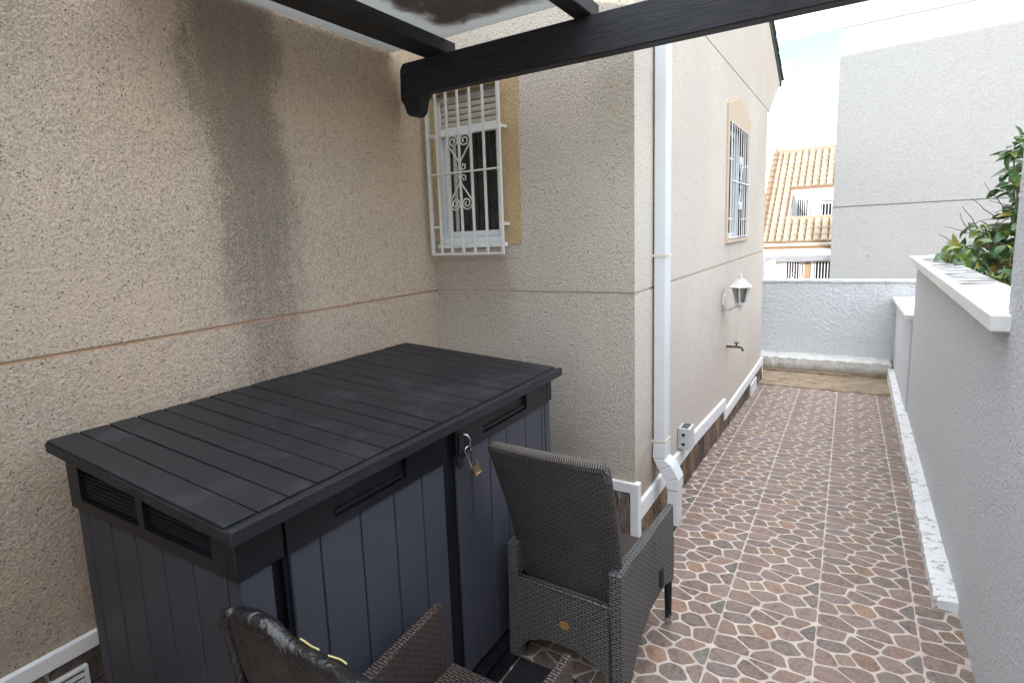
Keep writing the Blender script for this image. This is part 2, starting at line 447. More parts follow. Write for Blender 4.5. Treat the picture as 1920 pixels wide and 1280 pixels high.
def weave(name, a, b, gap=(0.008, 0.007, 0.007), rows=0.0135, width=0.036):
    t = NT(name)
    br = t.n('ShaderNodeTexBrick')
    br.offset = 0.5
    br.inputs['Scale'].default_value = 1.0
    br.inputs['Brick Width'].default_value = width
    br.inputs['Row Height'].default_value = rows
    br.inputs['Mortar Size'].default_value = 0.0030
    br.inputs['Mortar Smooth'].default_value = 0.9
    br.inputs['Bias'].default_value = 0.0
    uv = t.co('UV')
    wob = t.noise(22, 2, vec=uv, out='Color')
    vv = t.n('ShaderNodeVectorMath', operation='MULTIPLY_ADD')
    t.l(wob, vv.inputs[0])
    vv.inputs[1].default_value = (0.006, 0.006, 0)
    t.l(uv, vv.inputs[2])
    t.l(vv.outputs[0], br.inputs['Vector'])
    fac = br.outputs['Fac']
    hi = t.math('SUBTRACT', 1.0, fac)
    col = t.mix(t.noise(60, 3, vec=uv), a, b)
    col = t.mix(t.step(t.noise(3.0, 4, 0.6), 0.45, 0.8), col, t.mix(1.0, col, (0.72, 0.70, 0.68), 'MULTIPLY'))
    col = t.mix(t.step(fac, 0.15, 0.85), col, gap)
    return t.done(col, 0.52, t.bump(t.math('ADD', hi, t.math('MULTIPLY', t.noise(400, 2, vec=uv), 0.15)), 1.0, 0.009), spec=0.35)
M['weave_grey'] = weave('weave_grey', (0.10, 0.098, 0.098), (0.19, 0.185, 0.182))
M['weave_back'] = weave('weave_back', (0.060, 0.056, 0.054), (0.115, 0.108, 0.104))
M['weave_brown'] = weave('weave_brown', (0.055, 0.040, 0.034), (0.110, 0.082, 0.070))
M['weave_rail'] = weave('weave_rail', (0.13, 0.115, 0.10), (0.20, 0.18, 0.155), rows=0.2, width=0.010)
def cover():
    t = NT('black_cover')
    n = t.noise(12, 3, 0.55, dist=2.2)
    n2 = t.noise(26, 3, 0.6)
    col = t.mix(n, (0.0045, 0.0047, 0.0055), (0.009, 0.009, 0.0105))
    return t.done(col, t.math('ADD', 0.24, t.math('MULTIPLY', n2, 0.22)), t.bump(t.math('ADD', n, t.math('MULTIPLY', n2, 0.12)), 0.42, 0.03), spec=0.5)
M['cover'] = cover()

# ------------------------------------------------------------------ mesh helpers
def uvbox(me):
    uvl = me.uv_layers.new(name='UVMap')
    vs = me.vertices
    for p in me.polygons:
        n = p.normal
        a = (abs(n.x), abs(n.y), abs(n.z))
        k = a.index(max(a))
        for li in p.loop_indices:
            c = vs[me.loops[li].vertex_index].co
            uvl.data[li].uv = ((c.y, c.z), (c.x, c.z), (c.x, c.y))[k]

class MB:
    """collects shapes into one mesh"""
    def __init__(self):
        self.bm = bmesh.new()
    def box(self, x0, x1, y0, y1, z0, z1, bevel=0.0, seg=1):
        b = bmesh.new()
        bmesh.ops.create_cube(b, size=1.0)
        for v in b.verts:
            v.co = ((x0 + x1) / 2 + v.co.x * (x1 - x0), (y0 + y1) / 2 + v.co.y * (y1 - y0), (z0 + z1) / 2 + v.co.z * (z1 - z0))
        if bevel:
            bmesh.ops.bevel(b, geom=b.edges[:], offset=bevel, segments=seg, affect='EDGES', profile=0.5)
        self.add(b)
        return self
    def hexa(self, pts, bevel=0.0, seg=1):
        """eight corners: bottom ring of four, then top ring of four"""
        b = bmesh.new()
        v = [b.verts.new(p) for p in pts]
        for f in ((3, 2, 1, 0), (4, 5, 6, 7), (0, 1, 5, 4), (1, 2, 6, 5), (2, 3, 7, 6), (3, 0, 4, 7)):
            b.faces.new([v[i] for i in f])
        bmesh.ops.recalc_face_normals(b, faces=b.faces[:])
        if bevel:
            bmesh.ops.bevel(b, geom=b.edges[:], offset=bevel, segments=seg, affect='EDGES', profile=0.5)
        self.add(b)
        return self
    def prism(self, poly, fn, d0, d1, bevel=0.0):
        """poly: list of (a, b); fn(a, b, d) -> xyz"""
        b = bmesh.new()
        lo = [b.verts.new(fn(p[0], p[1], d0)) for p in poly]
        hi = [b.verts.new(fn(p[0], p[1], d1)) for p in poly]
        n = len(poly)
        b.faces.new(lo[::-1]); b.faces.new(hi)
        for i in range(n):
            b.faces.new((lo[i], lo[(i + 1) % n], hi[(i + 1) % n], hi[i]))
        bmesh.ops.recalc_face_normals(b, faces=b.faces[:])
        if bevel:
            bmesh.ops.bevel(b, geom=b.edges[:], offset=bevel, segments=1, affect='EDGES', profile=0.5)
        self.add(b)
        return self
    def tube(self, pts, r, n=6, cap=True):
        pts = [Vector(p) for p in pts]
        rs = r if isinstance(r, (list, tuple)) else [r] * len(pts)
        rings = []
        up = Vector((0.123, 0.31, 0.94)).normalized()
        for i, p in enumerate(pts):
            t = (pts[min(i + 1, len(pts) - 1)] - pts[max(i - 1, 0)]).normalized()
            s = t.cross(up)
            if s.length < 0.05:
                s = t.cross(Vector((1, 0, 0)))
            s.normalize()
            q = s.cross(t)
            rings.append([self.bm.verts.new(p + (s * math.cos(2 * math.pi * k / n) + q * math.sin(2 * math.pi * k / n)) * rs[i]) for k in range(n)])
        for a, b in zip(rings, rings[1:]):
            for k in range(n):
                self.bm.faces.new((a[k], a[(k + 1) % n], b[(k + 1) % n], b[k]))
        if cap:
            self.bm.faces.new(rings[0][::-1]); self.bm.faces.new(rings[-1])
        return self
    def lathe(self, prof, cx, cy, n=10, ring=None):
        rings = []
        for (r, z) in prof:
            rings.append([self.bm.verts.new((cx + r * math.cos(2 * math.pi * (k + 0.5) / n), cy + r * math.sin(2 * math.pi * (k + 0.5) / n), z)) for k in range(n)])
        for a, b in zip(rings, rings[1:]):
            for k in range(n):
                self.bm.faces.new((a[k], a[(k + 1) % n], b[(k + 1) % n], b[k]))
        self.bm.faces.new(rings[0][::-1]); self.bm.faces.new(rings[-1])
        return self
    def add(self, b):
        me = bpy.data.meshes.new('tmp')
        b.to_mesh(me); b.free()
        self.bm.from_mesh(me)
        bpy.data.meshes.remove(me)
    def quad(self, *pts):
        self.bm.faces.new([self.bm.verts.new(p) for p in pts])
        return self
    def build(self, name, mat, parent=None, smooth=False, fix=True, offset=True):
        if fix:
            bmesh.ops.recalc_face_normals(self.bm, faces=self.bm.faces[:])
        me = bpy.data.meshes.new(name)
        self.bm.to_mesh(me); self.bm.free()
        uvbox(me)
        me.materials.append(M[mat] if isinstance(mat, str) else mat)
        if smooth:
            for p in me.polygons:
                p.use_smooth = True
        o = bpy.data.objects.new(name, me)
        C.objects.link(o)
        if parent is not None:
            attach(o, parent)
        return o

WORLD_AT = {}
def attach(o, parent):
    """geometry is in world coordinates: cancel the parent's place"""
    o.parent = parent
    o.matrix_parent_inverse = Matrix.Translation(-Vector(WORLD_AT.get(parent.name, (0, 0, 0))))

def thing(name, label, cat, loc=(0, 0, 0), group=None):
    o = bpy.data.objects.new(name, None)
    o.empty_display_size = 0.1
    C.objects.link(o)
    o.location = loc
    WORLD_AT[o.name] = loc
    o['label'] = label; o['category'] = cat
    if group: o['group'] = group
    return o
def tag(o, label, cat, group=None):
    o['label'] = label; o['category'] = cat
    if group: o['group'] = group
    return o
def struct(o):
    o['kind'] = 'structure'
    return o
def wob(o, amp, seed=0, axes=(1, 1, 1)):
    r = random.Random(seed)
    for v in o.data.vertices:
        v.co += Vector([r.uniform(-amp, amp) * a for a in axes])
    return o

def panel(fn, a0, a1, b0, b1, holes, depth, name, mat, parent=None, ends=False):
    """a wall sheet in the (a, b) plane with openings and reveals; fn(a, b, d) -> xyz, d into the wall"""
    As = sorted({a0, a1, *[h[0] for h in holes], *[h[1] for h in holes]})
    Bs = sorted({b0, b1, *[h[2] for h in holes], *[h[3] for h in holes]})
    m = MB()
    for i in range(len(As) - 1):
        for j in range(len(Bs) - 1):
            ca, cb = (As[i] + As[i + 1]) / 2, (Bs[j] + Bs[j + 1]) / 2
            if any(h[0] < ca < h[1] and h[2] < cb < h[3] for h in holes):
                continue
            m.quad(fn(As[i], Bs[j], 0), fn(As[i + 1], Bs[j], 0), fn(As[i + 1], Bs[j + 1], 0), fn(As[i], Bs[j + 1], 0))
    for h, (p, q, r, s) in enumerate([(a0, a1, b0, b1)] + list(holes)):
        for k, (c, d) in enumerate((((p, r), (q, r)), ((q, r), (q, s)), ((q, s), (p, s)), ((p, s), (p, r)))):
            if h == 0 and k in (1, 3) and not ends: continue
            m.quad(fn(*c, 0), fn(*d, 0), fn(*d, depth), fn(*c, depth))
    bmesh.ops.remove_doubles(m.bm, verts=m.bm.verts[:], dist=1e-5)
    return m.build(name, mat, parent)

# voronoi cells in a rectangle, used for paving and plinth stones
def clip(poly, nx, ny, c):
    out = []
    for i in range(len(poly)):
        p, q = poly[i], poly[(i + 1) % len(poly)]
        dp, dq = p[0] * nx + p[1] * ny - c, q[0] * nx + q[1] * ny - c
        if dp <= 0: out.append(p)
        if dp * dq < 0:
            t = dp / (dp - dq)
            out.append((p[0] + (q[0] - p[0]) * t, p[1] + (q[1] - p[1]) * t))
    return out
def cells(w, h, seeds, gap, edge, sy=1.0):
    res = []
    for i, s in enumerate(seeds):
        poly = [(edge, edge), (w - edge, edge), (w - edge, h - edge), (edge, h - edge)]
        for j, q in enumerate(seeds):
            if i == j: continue
            dx, dy = q[0] - s[0], (q[1] - s[1]) * sy * sy
            L = math.hypot(dx, dy)
            mx, my = (s[0] + q[0]) / 2, (s[1] + q[1]) / 2
            nx, ny = dx / L, dy / L
            poly = clip(poly, nx, ny, nx * mx + ny * my - gap / 2)
            if len(poly) < 3: break
        if len(poly) >= 3:
            res.append((i, poly))
    return res
def area(p):
    return abs(sum(p[i][0] * p[(i + 1) % len(p)][1] - p[(i + 1) % len(p)][0] * p[i][1] for i in range(len(p)))) / 2
def chaikin(p, f=0.22):
    out = []
    for i in range(len(p)):
        a, b = p[i], p[(i + 1) % len(p)]
        out.append((a[0] + (b[0] - a[0]) * f, a[1] + (b[1] - a[1]) * f))
        out.append((a[0] + (b[0] - a[0]) * (1 - f), a[1] + (b[1] - a[1]) * (1 - f)))
    return out
def tint(me, c):
    at = me.color_attributes.new('tint', 'FLOAT_COLOR', 'CORNER')
    for d in at.data: d.color = (*c, 1)
def slab_mesh(name, poly, base, top, inset, c, mat):
    """a flat stone: outline poly about its own centre, height base..top with a worn edge"""
    n = len(poly)
    vs = [(x, y, base) for x, y in poly] + [(x, y, top - inset * 0.5) for x, y in poly]
    k = [max(0.2, 1 - inset / max(1e-4, math.hypot(x, y))) for x, y in poly]
    vs += [(x * k[i], y * k[i], top) for i, (x, y) in enumerate(poly)]
    fs = []
    for r in (0, n):
        for i in range(n):
            fs.append((r + i, r + (i + 1) % n, r + n + (i + 1) % n, r + n + i))
    fs.append(tuple(range(2 * n, 3 * n)))
    me = bpy.data.meshes.new(name)
    me.from_pydata(vs, [], fs)
    me.validate(); me.update()
    me.materials.append(M[mat])
    tint(me, c)
    return me

# ------------------------------------------------------------------ measures of the place
XL, YB, XF, YF = -2.711, 3.607, -1.160, 9.62        # left wall, window wall, side facade, its far end
XR = 0.55                                           # white garden wall
SL, Y0 = -0.040, 4.0
def fz(y): return 0.0 if y < Y0 else SL * (y - Y0)

# ------------------------------------------------------------------ ground
g = MB()
g.quad((-700, -700, -1.6), (700, -700, -1.6), (700, 900, -1.6), (-700, 900, -1.6))
struct(g.build('ground', 'ground'))
m = MB()
m.box(0.80, 7.0, -6, 10.9, -1.6, 0.35)
struct(m.build('garden_soil', 'soil'))

m = MB()
m.hexa([(-2.80, -5, -1.55), (0.62, -5, -1.55), (0.62, Y0, -1.55), (-2.80, Y0, -1.55), (-2.80, -5, 0), (0.62, -5, 0), (0.62, Y0, 0), (-2.80, Y0, 0)])
m.hexa([(-1.3, Y0, -1.55), (0.62, Y0, -1.55), (0.62, 9.32, -1.55), (-1.3, 9.32, -1.55),
        (-1.3, Y0, 0), (0.62, Y0, 0), (0.62, 9.32, fz(9.32)), (-1.3, 9.32, fz(9.32))])
path = struct(m.build('path', 'grout'))

# flagstone tiles: one printed layout, laid again in every tile
TW = 0.4075 * 2.15 / 1.95
TH = 0.4075 * 2.15 / 1.95
SEEDS = [(0.085, 0.060), (0.270, 0.045), (0.405, 0.070), (0.175, 0.135), (0.330, 0.165), (0.045, 0.190), (0.430, 0.215), (0.205, 0.245),
         (0.085, 0.290), (0.335, 0.290), (0.205, 0.375), (0.060, 0.395), (0.345, 0.395), (0.430, 0.350), (0.130, 0.215), (0.245, 0.425)]
STONE_COL = [(0.172, 0.108, 0.084), (0.150, 0.104, 0.085), (0.182, 0.122, 0.098), (0.165, 0.112, 0.092), (0.145, 0.105, 0.090), (0.168, 0.108, 0.084),
             (0.152, 0.106, 0.092), (0.215, 0.122, 0.074), (0.142, 0.104, 0.094), (0.188, 0.122, 0.094), (0.150, 0.102, 0.082), (0.160, 0.108, 0.088),
             (0.172, 0.106, 0.080), (0.118, 0.102, 0.092), (0.195, 0.135, 0.092), (0.148, 0.104, 0.090)]
STONES = []
r1 = random.Random(5)
for i, poly in cells(TW, TH, [(a * TW / 0.45, b * TH / 0.45) for a, b in SEEDS], 0.0102, 0.0035, 1.2):
    cx = sum(p[0] for p in poly) / len(poly); cy = sum(p[1] for p in poly) / len(poly)
    if area(poly) < 0.0006: continue
    q = [(p[0] - cx, p[1] - cy) for p in poly]
    q = [(a * r1.uniform(0.95, 1.02), b * r1.uniform(0.95, 1.02)) for a, b in q]
    q = chaikin(q, 0.15)
    STONES.append((cx, cy, slab_mesh('stone', q, -0.003, 0.0014, 0.003, STONE_COL[i % len(STONE_COL)], 'stone'), q, STONE_COL[i % len(STONE_COL)]))
camv = Vector((0, 0, 2.15))
ci = cam.matrix_world.inverted()
def inview(p):
    c = ci @ Vector(p)
    if c.z > -0.1: return False
    u = 883.4 + 1088.4 * c.x / -c.z; v = 610.1 - 1088.4 * c.y / -c.z
    return -40 < u < 1960 and -40 < v < 1330
placed = []
X0 = -0.538 - 5 * TW
for i in range(8):
    for j in range(-1, 21):
        for k, (sx, sy, me, q, c) in enumerate(STONES):
            y = 3.36 + (j - 7) * TH + sy
            x = X0 + i * TW + sx - 0.010 * (y - 3.3)
            if x > XR + 0.03 or y > 9.30 or x < -2.70: continue
            if y > YB - 0.05 and x < XF - 0.03: continue
            if y < 0.4: continue
            hidden = (x < -1.45 and 0.9 < y < 3.0)
            if hidden: continue
            d = (Vector((x, y, fz(y))) - camv).length
            vis = inview((x, y, fz(y))) and not (x < -1.0 and y < 1.9)
            placed.append((0 if vis else 1, d / math.sqrt(area(q)), x, y, k))
placed.sort()
MAXP = 290
rest = MB()
rcol = []
for n, (v, d, x, y, k) in enumerate(placed):
    me, q, c = STONES[k][2], STONES[k][3], STONES[k][4]
    if n < MAXP and v == 0:
        o = bpy.data.objects.new('stone', me)
        C.objects.link(o)
        o.location = (x, y, fz(y)); o.rotation_euler = (math.atan(SL) if y > Y0 else 0, 0, 0)
        attach(o, path)
    else:
        f = rnd.uniform(0.88, 1.28)
        vs = [rest.bm.verts.new((x + vv.co.x, y + vv.co.y, fz(y + vv.co.y) + vv.co.z)) for vv in me.vertices]
        for p in me.polygons:
            rest.bm.faces.new([vs[t] for t in p.vertices])
            rcol += [(c[0] * f, c[1] * f, c[2] * f, 1)] * len(p.vertices)
o = rest.build('stone', 'stone', path, fix=False)
o['kind'] = 'stuff'
at = o.data.color_attributes.new('tint', 'FLOAT_COLOR', 'CORNER')
for d, c in zip(at.data, rcol): d.color = c

# far threshold slab and kerbs
m = MB()
m.hexa([(-1.3, 9.325, -1.5), (0.46, 9.305, -1.5), (0.46, 10.53, -1.5), (-1.3, 10.53, -1.5),
        (-1.3, 9.325, -0.200), (0.46, 9.305, -0.198), (0.46, 10.53, -0.250), (-1.3, 10.53, -0.245)])
m.box(-1.3, 0.0, 10.44, 10.50, -0.25, -0.215, 0.008)
struct(m.build('concrete_slab', 'concrete_slab'))
m = MB()
N = 26
for i in range(N):
    x0, x1 = -1.9 + i * (2.4 / N), -1.9 + (i + 1) * (2.4 / N)
    m.hexa([(x0, 10.51, -0.5), (x1, 10.51, -0.5), (x1, 10.90, -0.5), (x0, 10.90, -0.5), (x0, 10.51, -0.03), (x1, 10.51, -0.03), (x1, 10.90, 0.0), (x0, 10.90, 0.0)])
bmesh.ops.remove_doubles(m.bm, verts=m.bm.verts[:], dist=1e-4)
bmesh.ops.subdivide_edges(m.bm, edges=m.bm.edges[:], cuts=1)
struct(wob(m.build('kerb', 'damp_kerb'), 0.012, 3))
m = MB()
N = 60
for i in range(N):
    y0, y1 = 3.82 + i * (6.7 / N), 3.82 + (i + 1) * (6.7 / N)
    h0, h1 = 0.055 + 0.016 * (y0 - 3.8), 0.055 + 0.016 * (y1 - 3.8)
    m.hexa([(0.430 + 0.004 * (y0 - 3.8), y0, fz(y0) - 0.3), (0.60, y0, fz(y0) - 0.3), (0.60, y1, fz(y1) - 0.3), (0.430 + 0.004 * (y1 - 3.8), y1, fz(y1) - 0.3),
            (0.440 + 0.004 * (y0 - 3.8), y0, fz(y0) + h0), (0.60, y0, fz(y0) + h0 + 0.01), (0.60, y1, fz(y1) + h1 + 0.01), (0.440 + 0.004 * (y1 - 3.8), y1, fz(y1) + h1)])
bmesh.ops.remove_doubles(m.bm, verts=m.bm.verts[:], dist=1e-4)
bmesh.ops.subdivide_edges(m.bm, edges=m.bm.edges[:], cuts=1)
struct(wob(m.build('kerb', 'white_flaky'), 0.006, 4))

# ------------------------------------------------------------------ the house
house = thing('house', 'beige roughcast house with a dark damp streak, barred windows and a tiled gable', 'house', (XL, YB, 0))
GZ = 1.755
GW = 0.016
fl = lambda a, b, d: (XL - d, a, b)            # left wall: a = y
fb = lambda a, b, d: (a, YB + d, b)            # window wall: a = x
ff = lambda a, b, d: (XF - d, a, b)            # side facade: a = y
# bodies behind the render coats
m = MB()
m.box(-9, XL - 0.012, -7, YB + 0.0, -1.55, 3.85)
m.box(-9, XL + 0.03, -7, YB - 0.002, 3.851, 3.93)
m.build('wall', 'groove_salmon', house)
m = MB()
m.prism([(YB + 0.27, -1.55), (YF, -1.55), (YF, 3.74), (10.86, 4.28), (YB + 0.27, 6.72)], lambda a, b, d: (d, a, b), -9, XF - 0.26)
m.build('wall', 'groove_grey', house)
panel(fl, -7, YB, -1.5, GZ - GW, [], 0.03, 'wall', 'stucco_left', house)
panel(fl, -7, YB, GZ, 3.85, [], 0.03, 'wall', 'stucco_left', house)
WX0, WX1, WZ0, WZ1 = -2.700, -2.085, 2.085, 3.20
panel(fb, XL, XF, -1.5, GZ - GW, [], 0.03, 'wall', 'stucco_back', house)
panel(fb, XL, XF, GZ, 6.95, [(WX0, WX1, WZ0, WZ1)], 0.03, 'wall', 'stucco_back', house)
VY0, VY1, VZ0, VZ1 = 6.66, 7.86, 1.99, 3.20
panel(ff, YB, YF, -1.5, GZ - GW, [], 0.03, 'wall', 'stucco_facade', house)
panel(ff, YB, YF, GZ, 3.742 - 0.012, [(VY0, VY1, VZ0, VZ1)], 0.03, 'wall', 'stucco_facade', house)
m = MB()
m.prism([(YB + 0.003, 3.742), (9.80, 3.742), (10.95, 4.34), (YB + 0.003, 6.92)], ff, 0, 0.25)
m.build('gable', 'stucco_facade', house)
m = MB()                                              # groove beds and edges of the render coat
m.box(XF - 0.25, XF - 0.010, YB + 0.012, YF - 0.002, 3.60, 3.80)
m.box(XF - 0.25, XF - 0.010, YB + 0.012, YF - 0.002, GZ - 0.1, GZ + 0.1)
m.build('groove', 'groove_grey', house)
m = MB()
m.box(XL - 0.01, XF - 0.255, YB + 0.010, YB + 0.029, GZ - 0.06, GZ + 0.06)
m.build('groove', 'groove_grey', house)
m = MB()
m.box(XF - 0.2545, XF - 0.010, YB + 0.010, YB + 0.0115, GZ - 0.06, GZ + 0.06)
m.build('groove', 'groove_grey', house)
m = MB()
m.box(XF - 0.255, XF - 0.032, YF - 0.02, YF - 0.003, -1.5, 3.74)
m.build('groove', 'groove_grey', house)
m = MB(); m.box(XL + 0.03, -1.25, -0.25, 0.02, -0.1, 1.92, 0.01); m.build('added_shade_wall', 'stucco_ochre', house)  # added out of view to keep light off the box flank and wall foot
# roof slope and verge tiles
m = MB()
sl = lambda y: 4.34 + (10.95 - y) * 0.350
m.prism([(11.05, sl(11.05) + 0.01), (YB, sl(YB) + 0.01), (YB, sl(YB) + 0.09), (11.05, sl(11.05) + 0.09)], lambda a, b, d: (d, a, b), -9, XF + 0.015)
roof = m.build('roof', 'roof_dark', house)
tm = MB()
tm.prism([(math.cos(a) * 0.10, math.sin(a) * 0.085) for a in [math.pi * k / 6 for k in range(7)]], lambda a, b, d: (a, d, b), -0.20, 0.20)
vt = tm.build('verge_tile', 'roof_dark', roof)
vt.parent = None
for i in range(17):
    y = 10.86 - i * 0.385
    o = vt if i == 0 else vt.copy()
    if i: C.objects.link(o)
    attach(o, roof)
    o.matrix_parent_inverse = Matrix.Identity(4)
    o.location = (XF - 0.05, y, sl(y) + 0.085); o.rotation_euler = (-math.atan(0.35) + R(4), 0, 0)

# plinth: white capping strip with stone pieces below it
m = MB()
m.box(XL, XL + 0.028, -6.5, YB - 0.03, 0.463, 0.532, 0.004)
wob(m.build('plinth_trim', 'white_trim', house), 0.001)
m = MB()
m.prism([(XL + 0.03, 0.487), (-1.128, 0.487), (-1.128, -0.02), (-1.186, -0.02), (-1.186, 0.417), (XL + 0.03, 0.417)], lambda a, b, d: (a, YB - d, b), -0.034, 0.028, 0.004)
m.build('plinth_trim', 'white_trim', house)
m = MB()
m.prism([(YB + 0.036, 0.330), (5.2, 0.332), (6.70, 0.255), (6.70, 0.018), (6.63, 0.018), (6.63, 0.140), (5.2, 0.212), (YB + 0.036, 0.205)], ff, -0.026, 0.02, 0.004)
m.build('plinth_trim', 'white_trim', house)
m = MB()
m.prism([(6.703, 0.122), (9.74, 0.122), (9.74, -0.32), (9.69, -0.32), (9.69, 0.012), (6.703, 0.012)], ff, -0.026, 0.02, 0.004)
m.build('plinth_trim', 'white_trim', house)
PC = [(0.24, 0.165, 0.105), (0.17, 0.13, 0.10), (0.30, 0.21, 0.14), (0.20, 0.165, 0.145), (0.27, 0.17, 0.10), (0.13, 0.10, 0.085), (0.22, 0.18, 0.15)]
def plinth_run(fn, a0, a1, b0f, b1f, sw, seed, d=-0.014):
    r = random.Random(seed)
    bed = MB()
    bed.hexa([fn(a0, b0f(a0) - 0.3, 0.02), fn(a1, b0f(a1) - 0.3, 0.02), fn(a1, b0f(a1) - 0.3, d + 0.012), fn(a0, b0f(a0) - 0.3, d + 0.012),
              fn(a0, b1f(a0), 0.02), fn(a1, b1f(a1), 0.02), fn(a1, b1f(a1), d + 0.012), fn(a0, b1f(a0), d + 0.012)])
    bed = bed.build('plinth', 'groove_grey', house)
    w, h = a1 - a0, 0.40
    seeds = []
    x = sw * 0.4
    while x < w:
        for z in ((r.uniform(0.05, 0.20), r.uniform(0.25, 0.38)) if r.random() < 0.45 else (r.uniform(0.12, 0.28),)):
            seeds.append((x + r.uniform(-0.3, 0.3) * sw, z))
        x += sw * r.uniform(0.7, 1.3)
    for i, poly in cells(w, h, seeds, 0.012, 0.003, 0.55):
        P = []
        for (x, z) in chaikin(poly, 0.15):
            a = a0 + x
            P.append((a, b0f(a) - 0.02 + (b1f(a) - b0f(a) + 0.02) * z / h))
        if area(P) < 0.0006: continue
        mm = MB()
        mm.prism(P, fn, 0.01, d - r.uniform(0, 0.010))
        o = mm.build('stone', 'plinth', bed)
        c = r.choice(PC); f = r.uniform(0.8, 1.2)
        tint(o.data, tuple(v * f for v in c))
plinth_run(ff, YB + 0.04, 6.63, lambda y: fz(y), lambda y: 0.205 if y < 5.2 else 0.205 - 0.05 * (y - 5.2), 0.13, 1)
plinth_run(ff, 6.70, 9.69, lambda y: fz(y), lambda y: 0.010, 0.13, 2)
plinth_run(lambda a, b, d: (a, YB + d, b), -1.75, -1.187, lambda x: 0.0, lambda x: 0.415, 0.26, 3)
plinth_run(fl, 0.2, 1.8, lambda y: 0.0, lambda y: 0.462, 0.24, 4)

# window under the pergola
win = MB()
win.box(WX0, WX1, YB + 0.135, YB + 0.20, WZ0, WZ1)
win = win.build('window', 'dark_gap', house)
def frame_ring(x0, x1, z0, z1, w, y0, y1, name, mat, parent, fn=None):
    m = MB()
    fn = fn or (lambda a, b, d: (a, d, b))
    for (a0, a1, b0, b1) in ((x0, x0 + w, z0, z1), (x1 - w, x1, z0, z1), (x0 + w, x1 - w, z0, z0 + w), (x0 + w, x1 - w, z1 - w, z1)):
        m.prism([(a0, b0), (a1, b0), (a1, b1), (a0, b1)], fn, y0, y1, 0.003)
    return m.build(name, mat, parent)
m = MB()                                               # brown reveal lining (left, right, head) and ochre surround
m.box(WX0 - 0.001, WX0 + 0.012, YB + 0.004, YB + 0.13, WZ0 + 0.02, WZ1)
m.box(WX1 - 0.012, WX1 + 0.001, YB + 0.004, YB + 0.13, WZ0 + 0.02, WZ1)
m.box(WX0 + 0.012, WX1 - 0.012, YB + 0.004, YB + 0.13, WZ1 - 0.012, WZ1 + 0.001)
m.build('reveal', 'stucco_ochre', win)
m = MB()
m.prism([(WX1 - 0.0, 2.080), (-1.953, 2.080), (-1.945, 3.42), (WX0 + 0.002, 3.42), (WX0 + 0.002, 3.205), (WX1 - 0.0, 3.205)], fb, -0.006, 0.01)
m.build('window_surround', 'stucco_ochre', house)
m = MB()
m.box(WX0 + 0.04, WX1 + 0.02, YB - 0.035, YB + 0.13, WZ0 - 0.018, WZ0 + 0.015, 0.004)
m.build('sill', 'white_trim', win)
frame_ring(WX0 + 0.014, WX1 - 0.014, WZ0 + 0.016, WZ1 - 0.02, 0.045, YB + 0.060, YB + 0.13, 'frame', 'white_pvc', win)
frame_ring(WX0 + 0.062, WX1 - 0.052, WZ0 + 0.062, 2.93, 0.042, YB + 0.075, YB + 0.105, 'sash', 'white_pvc', win)
m = MB(); m.box(WX0 + 0.135, WX0 + 0.165, YB + 0.084, YB + 0.096, WZ0 + 0.105, 2.90, 0.003)
m.build('sash_bar', 'shutter', win)
m = MB(); m.box(WX0 + 0.09, WX1 - 0.08, YB + 0.098, YB + 0.103, WZ0 + 0.09, 2.91)
m.build('pane', 'dark_glass', win)
for k in range(6):
    m = MB()
    z = 2.945 + k * 0.042
    m.prism([(0.0, z), (0.012, z + 0.004), (0.014, z + 0.020), (0.010, z + 0.036), (0.0, z + 0.040)], lambda a, b, d: (d, YB + 0.072 - a, b), WX0 + 0.062, WX1 - 0.062)
    m.build('shutter_slat', 'shutter', win)
m = MB(); m.box(WX0 + 0.060, WX1 - 0.052, YB + 0.042, YB + 0.072, 2.885, 2.943, 0.005)
m.build('shutter_rail', 'white_trim', win)

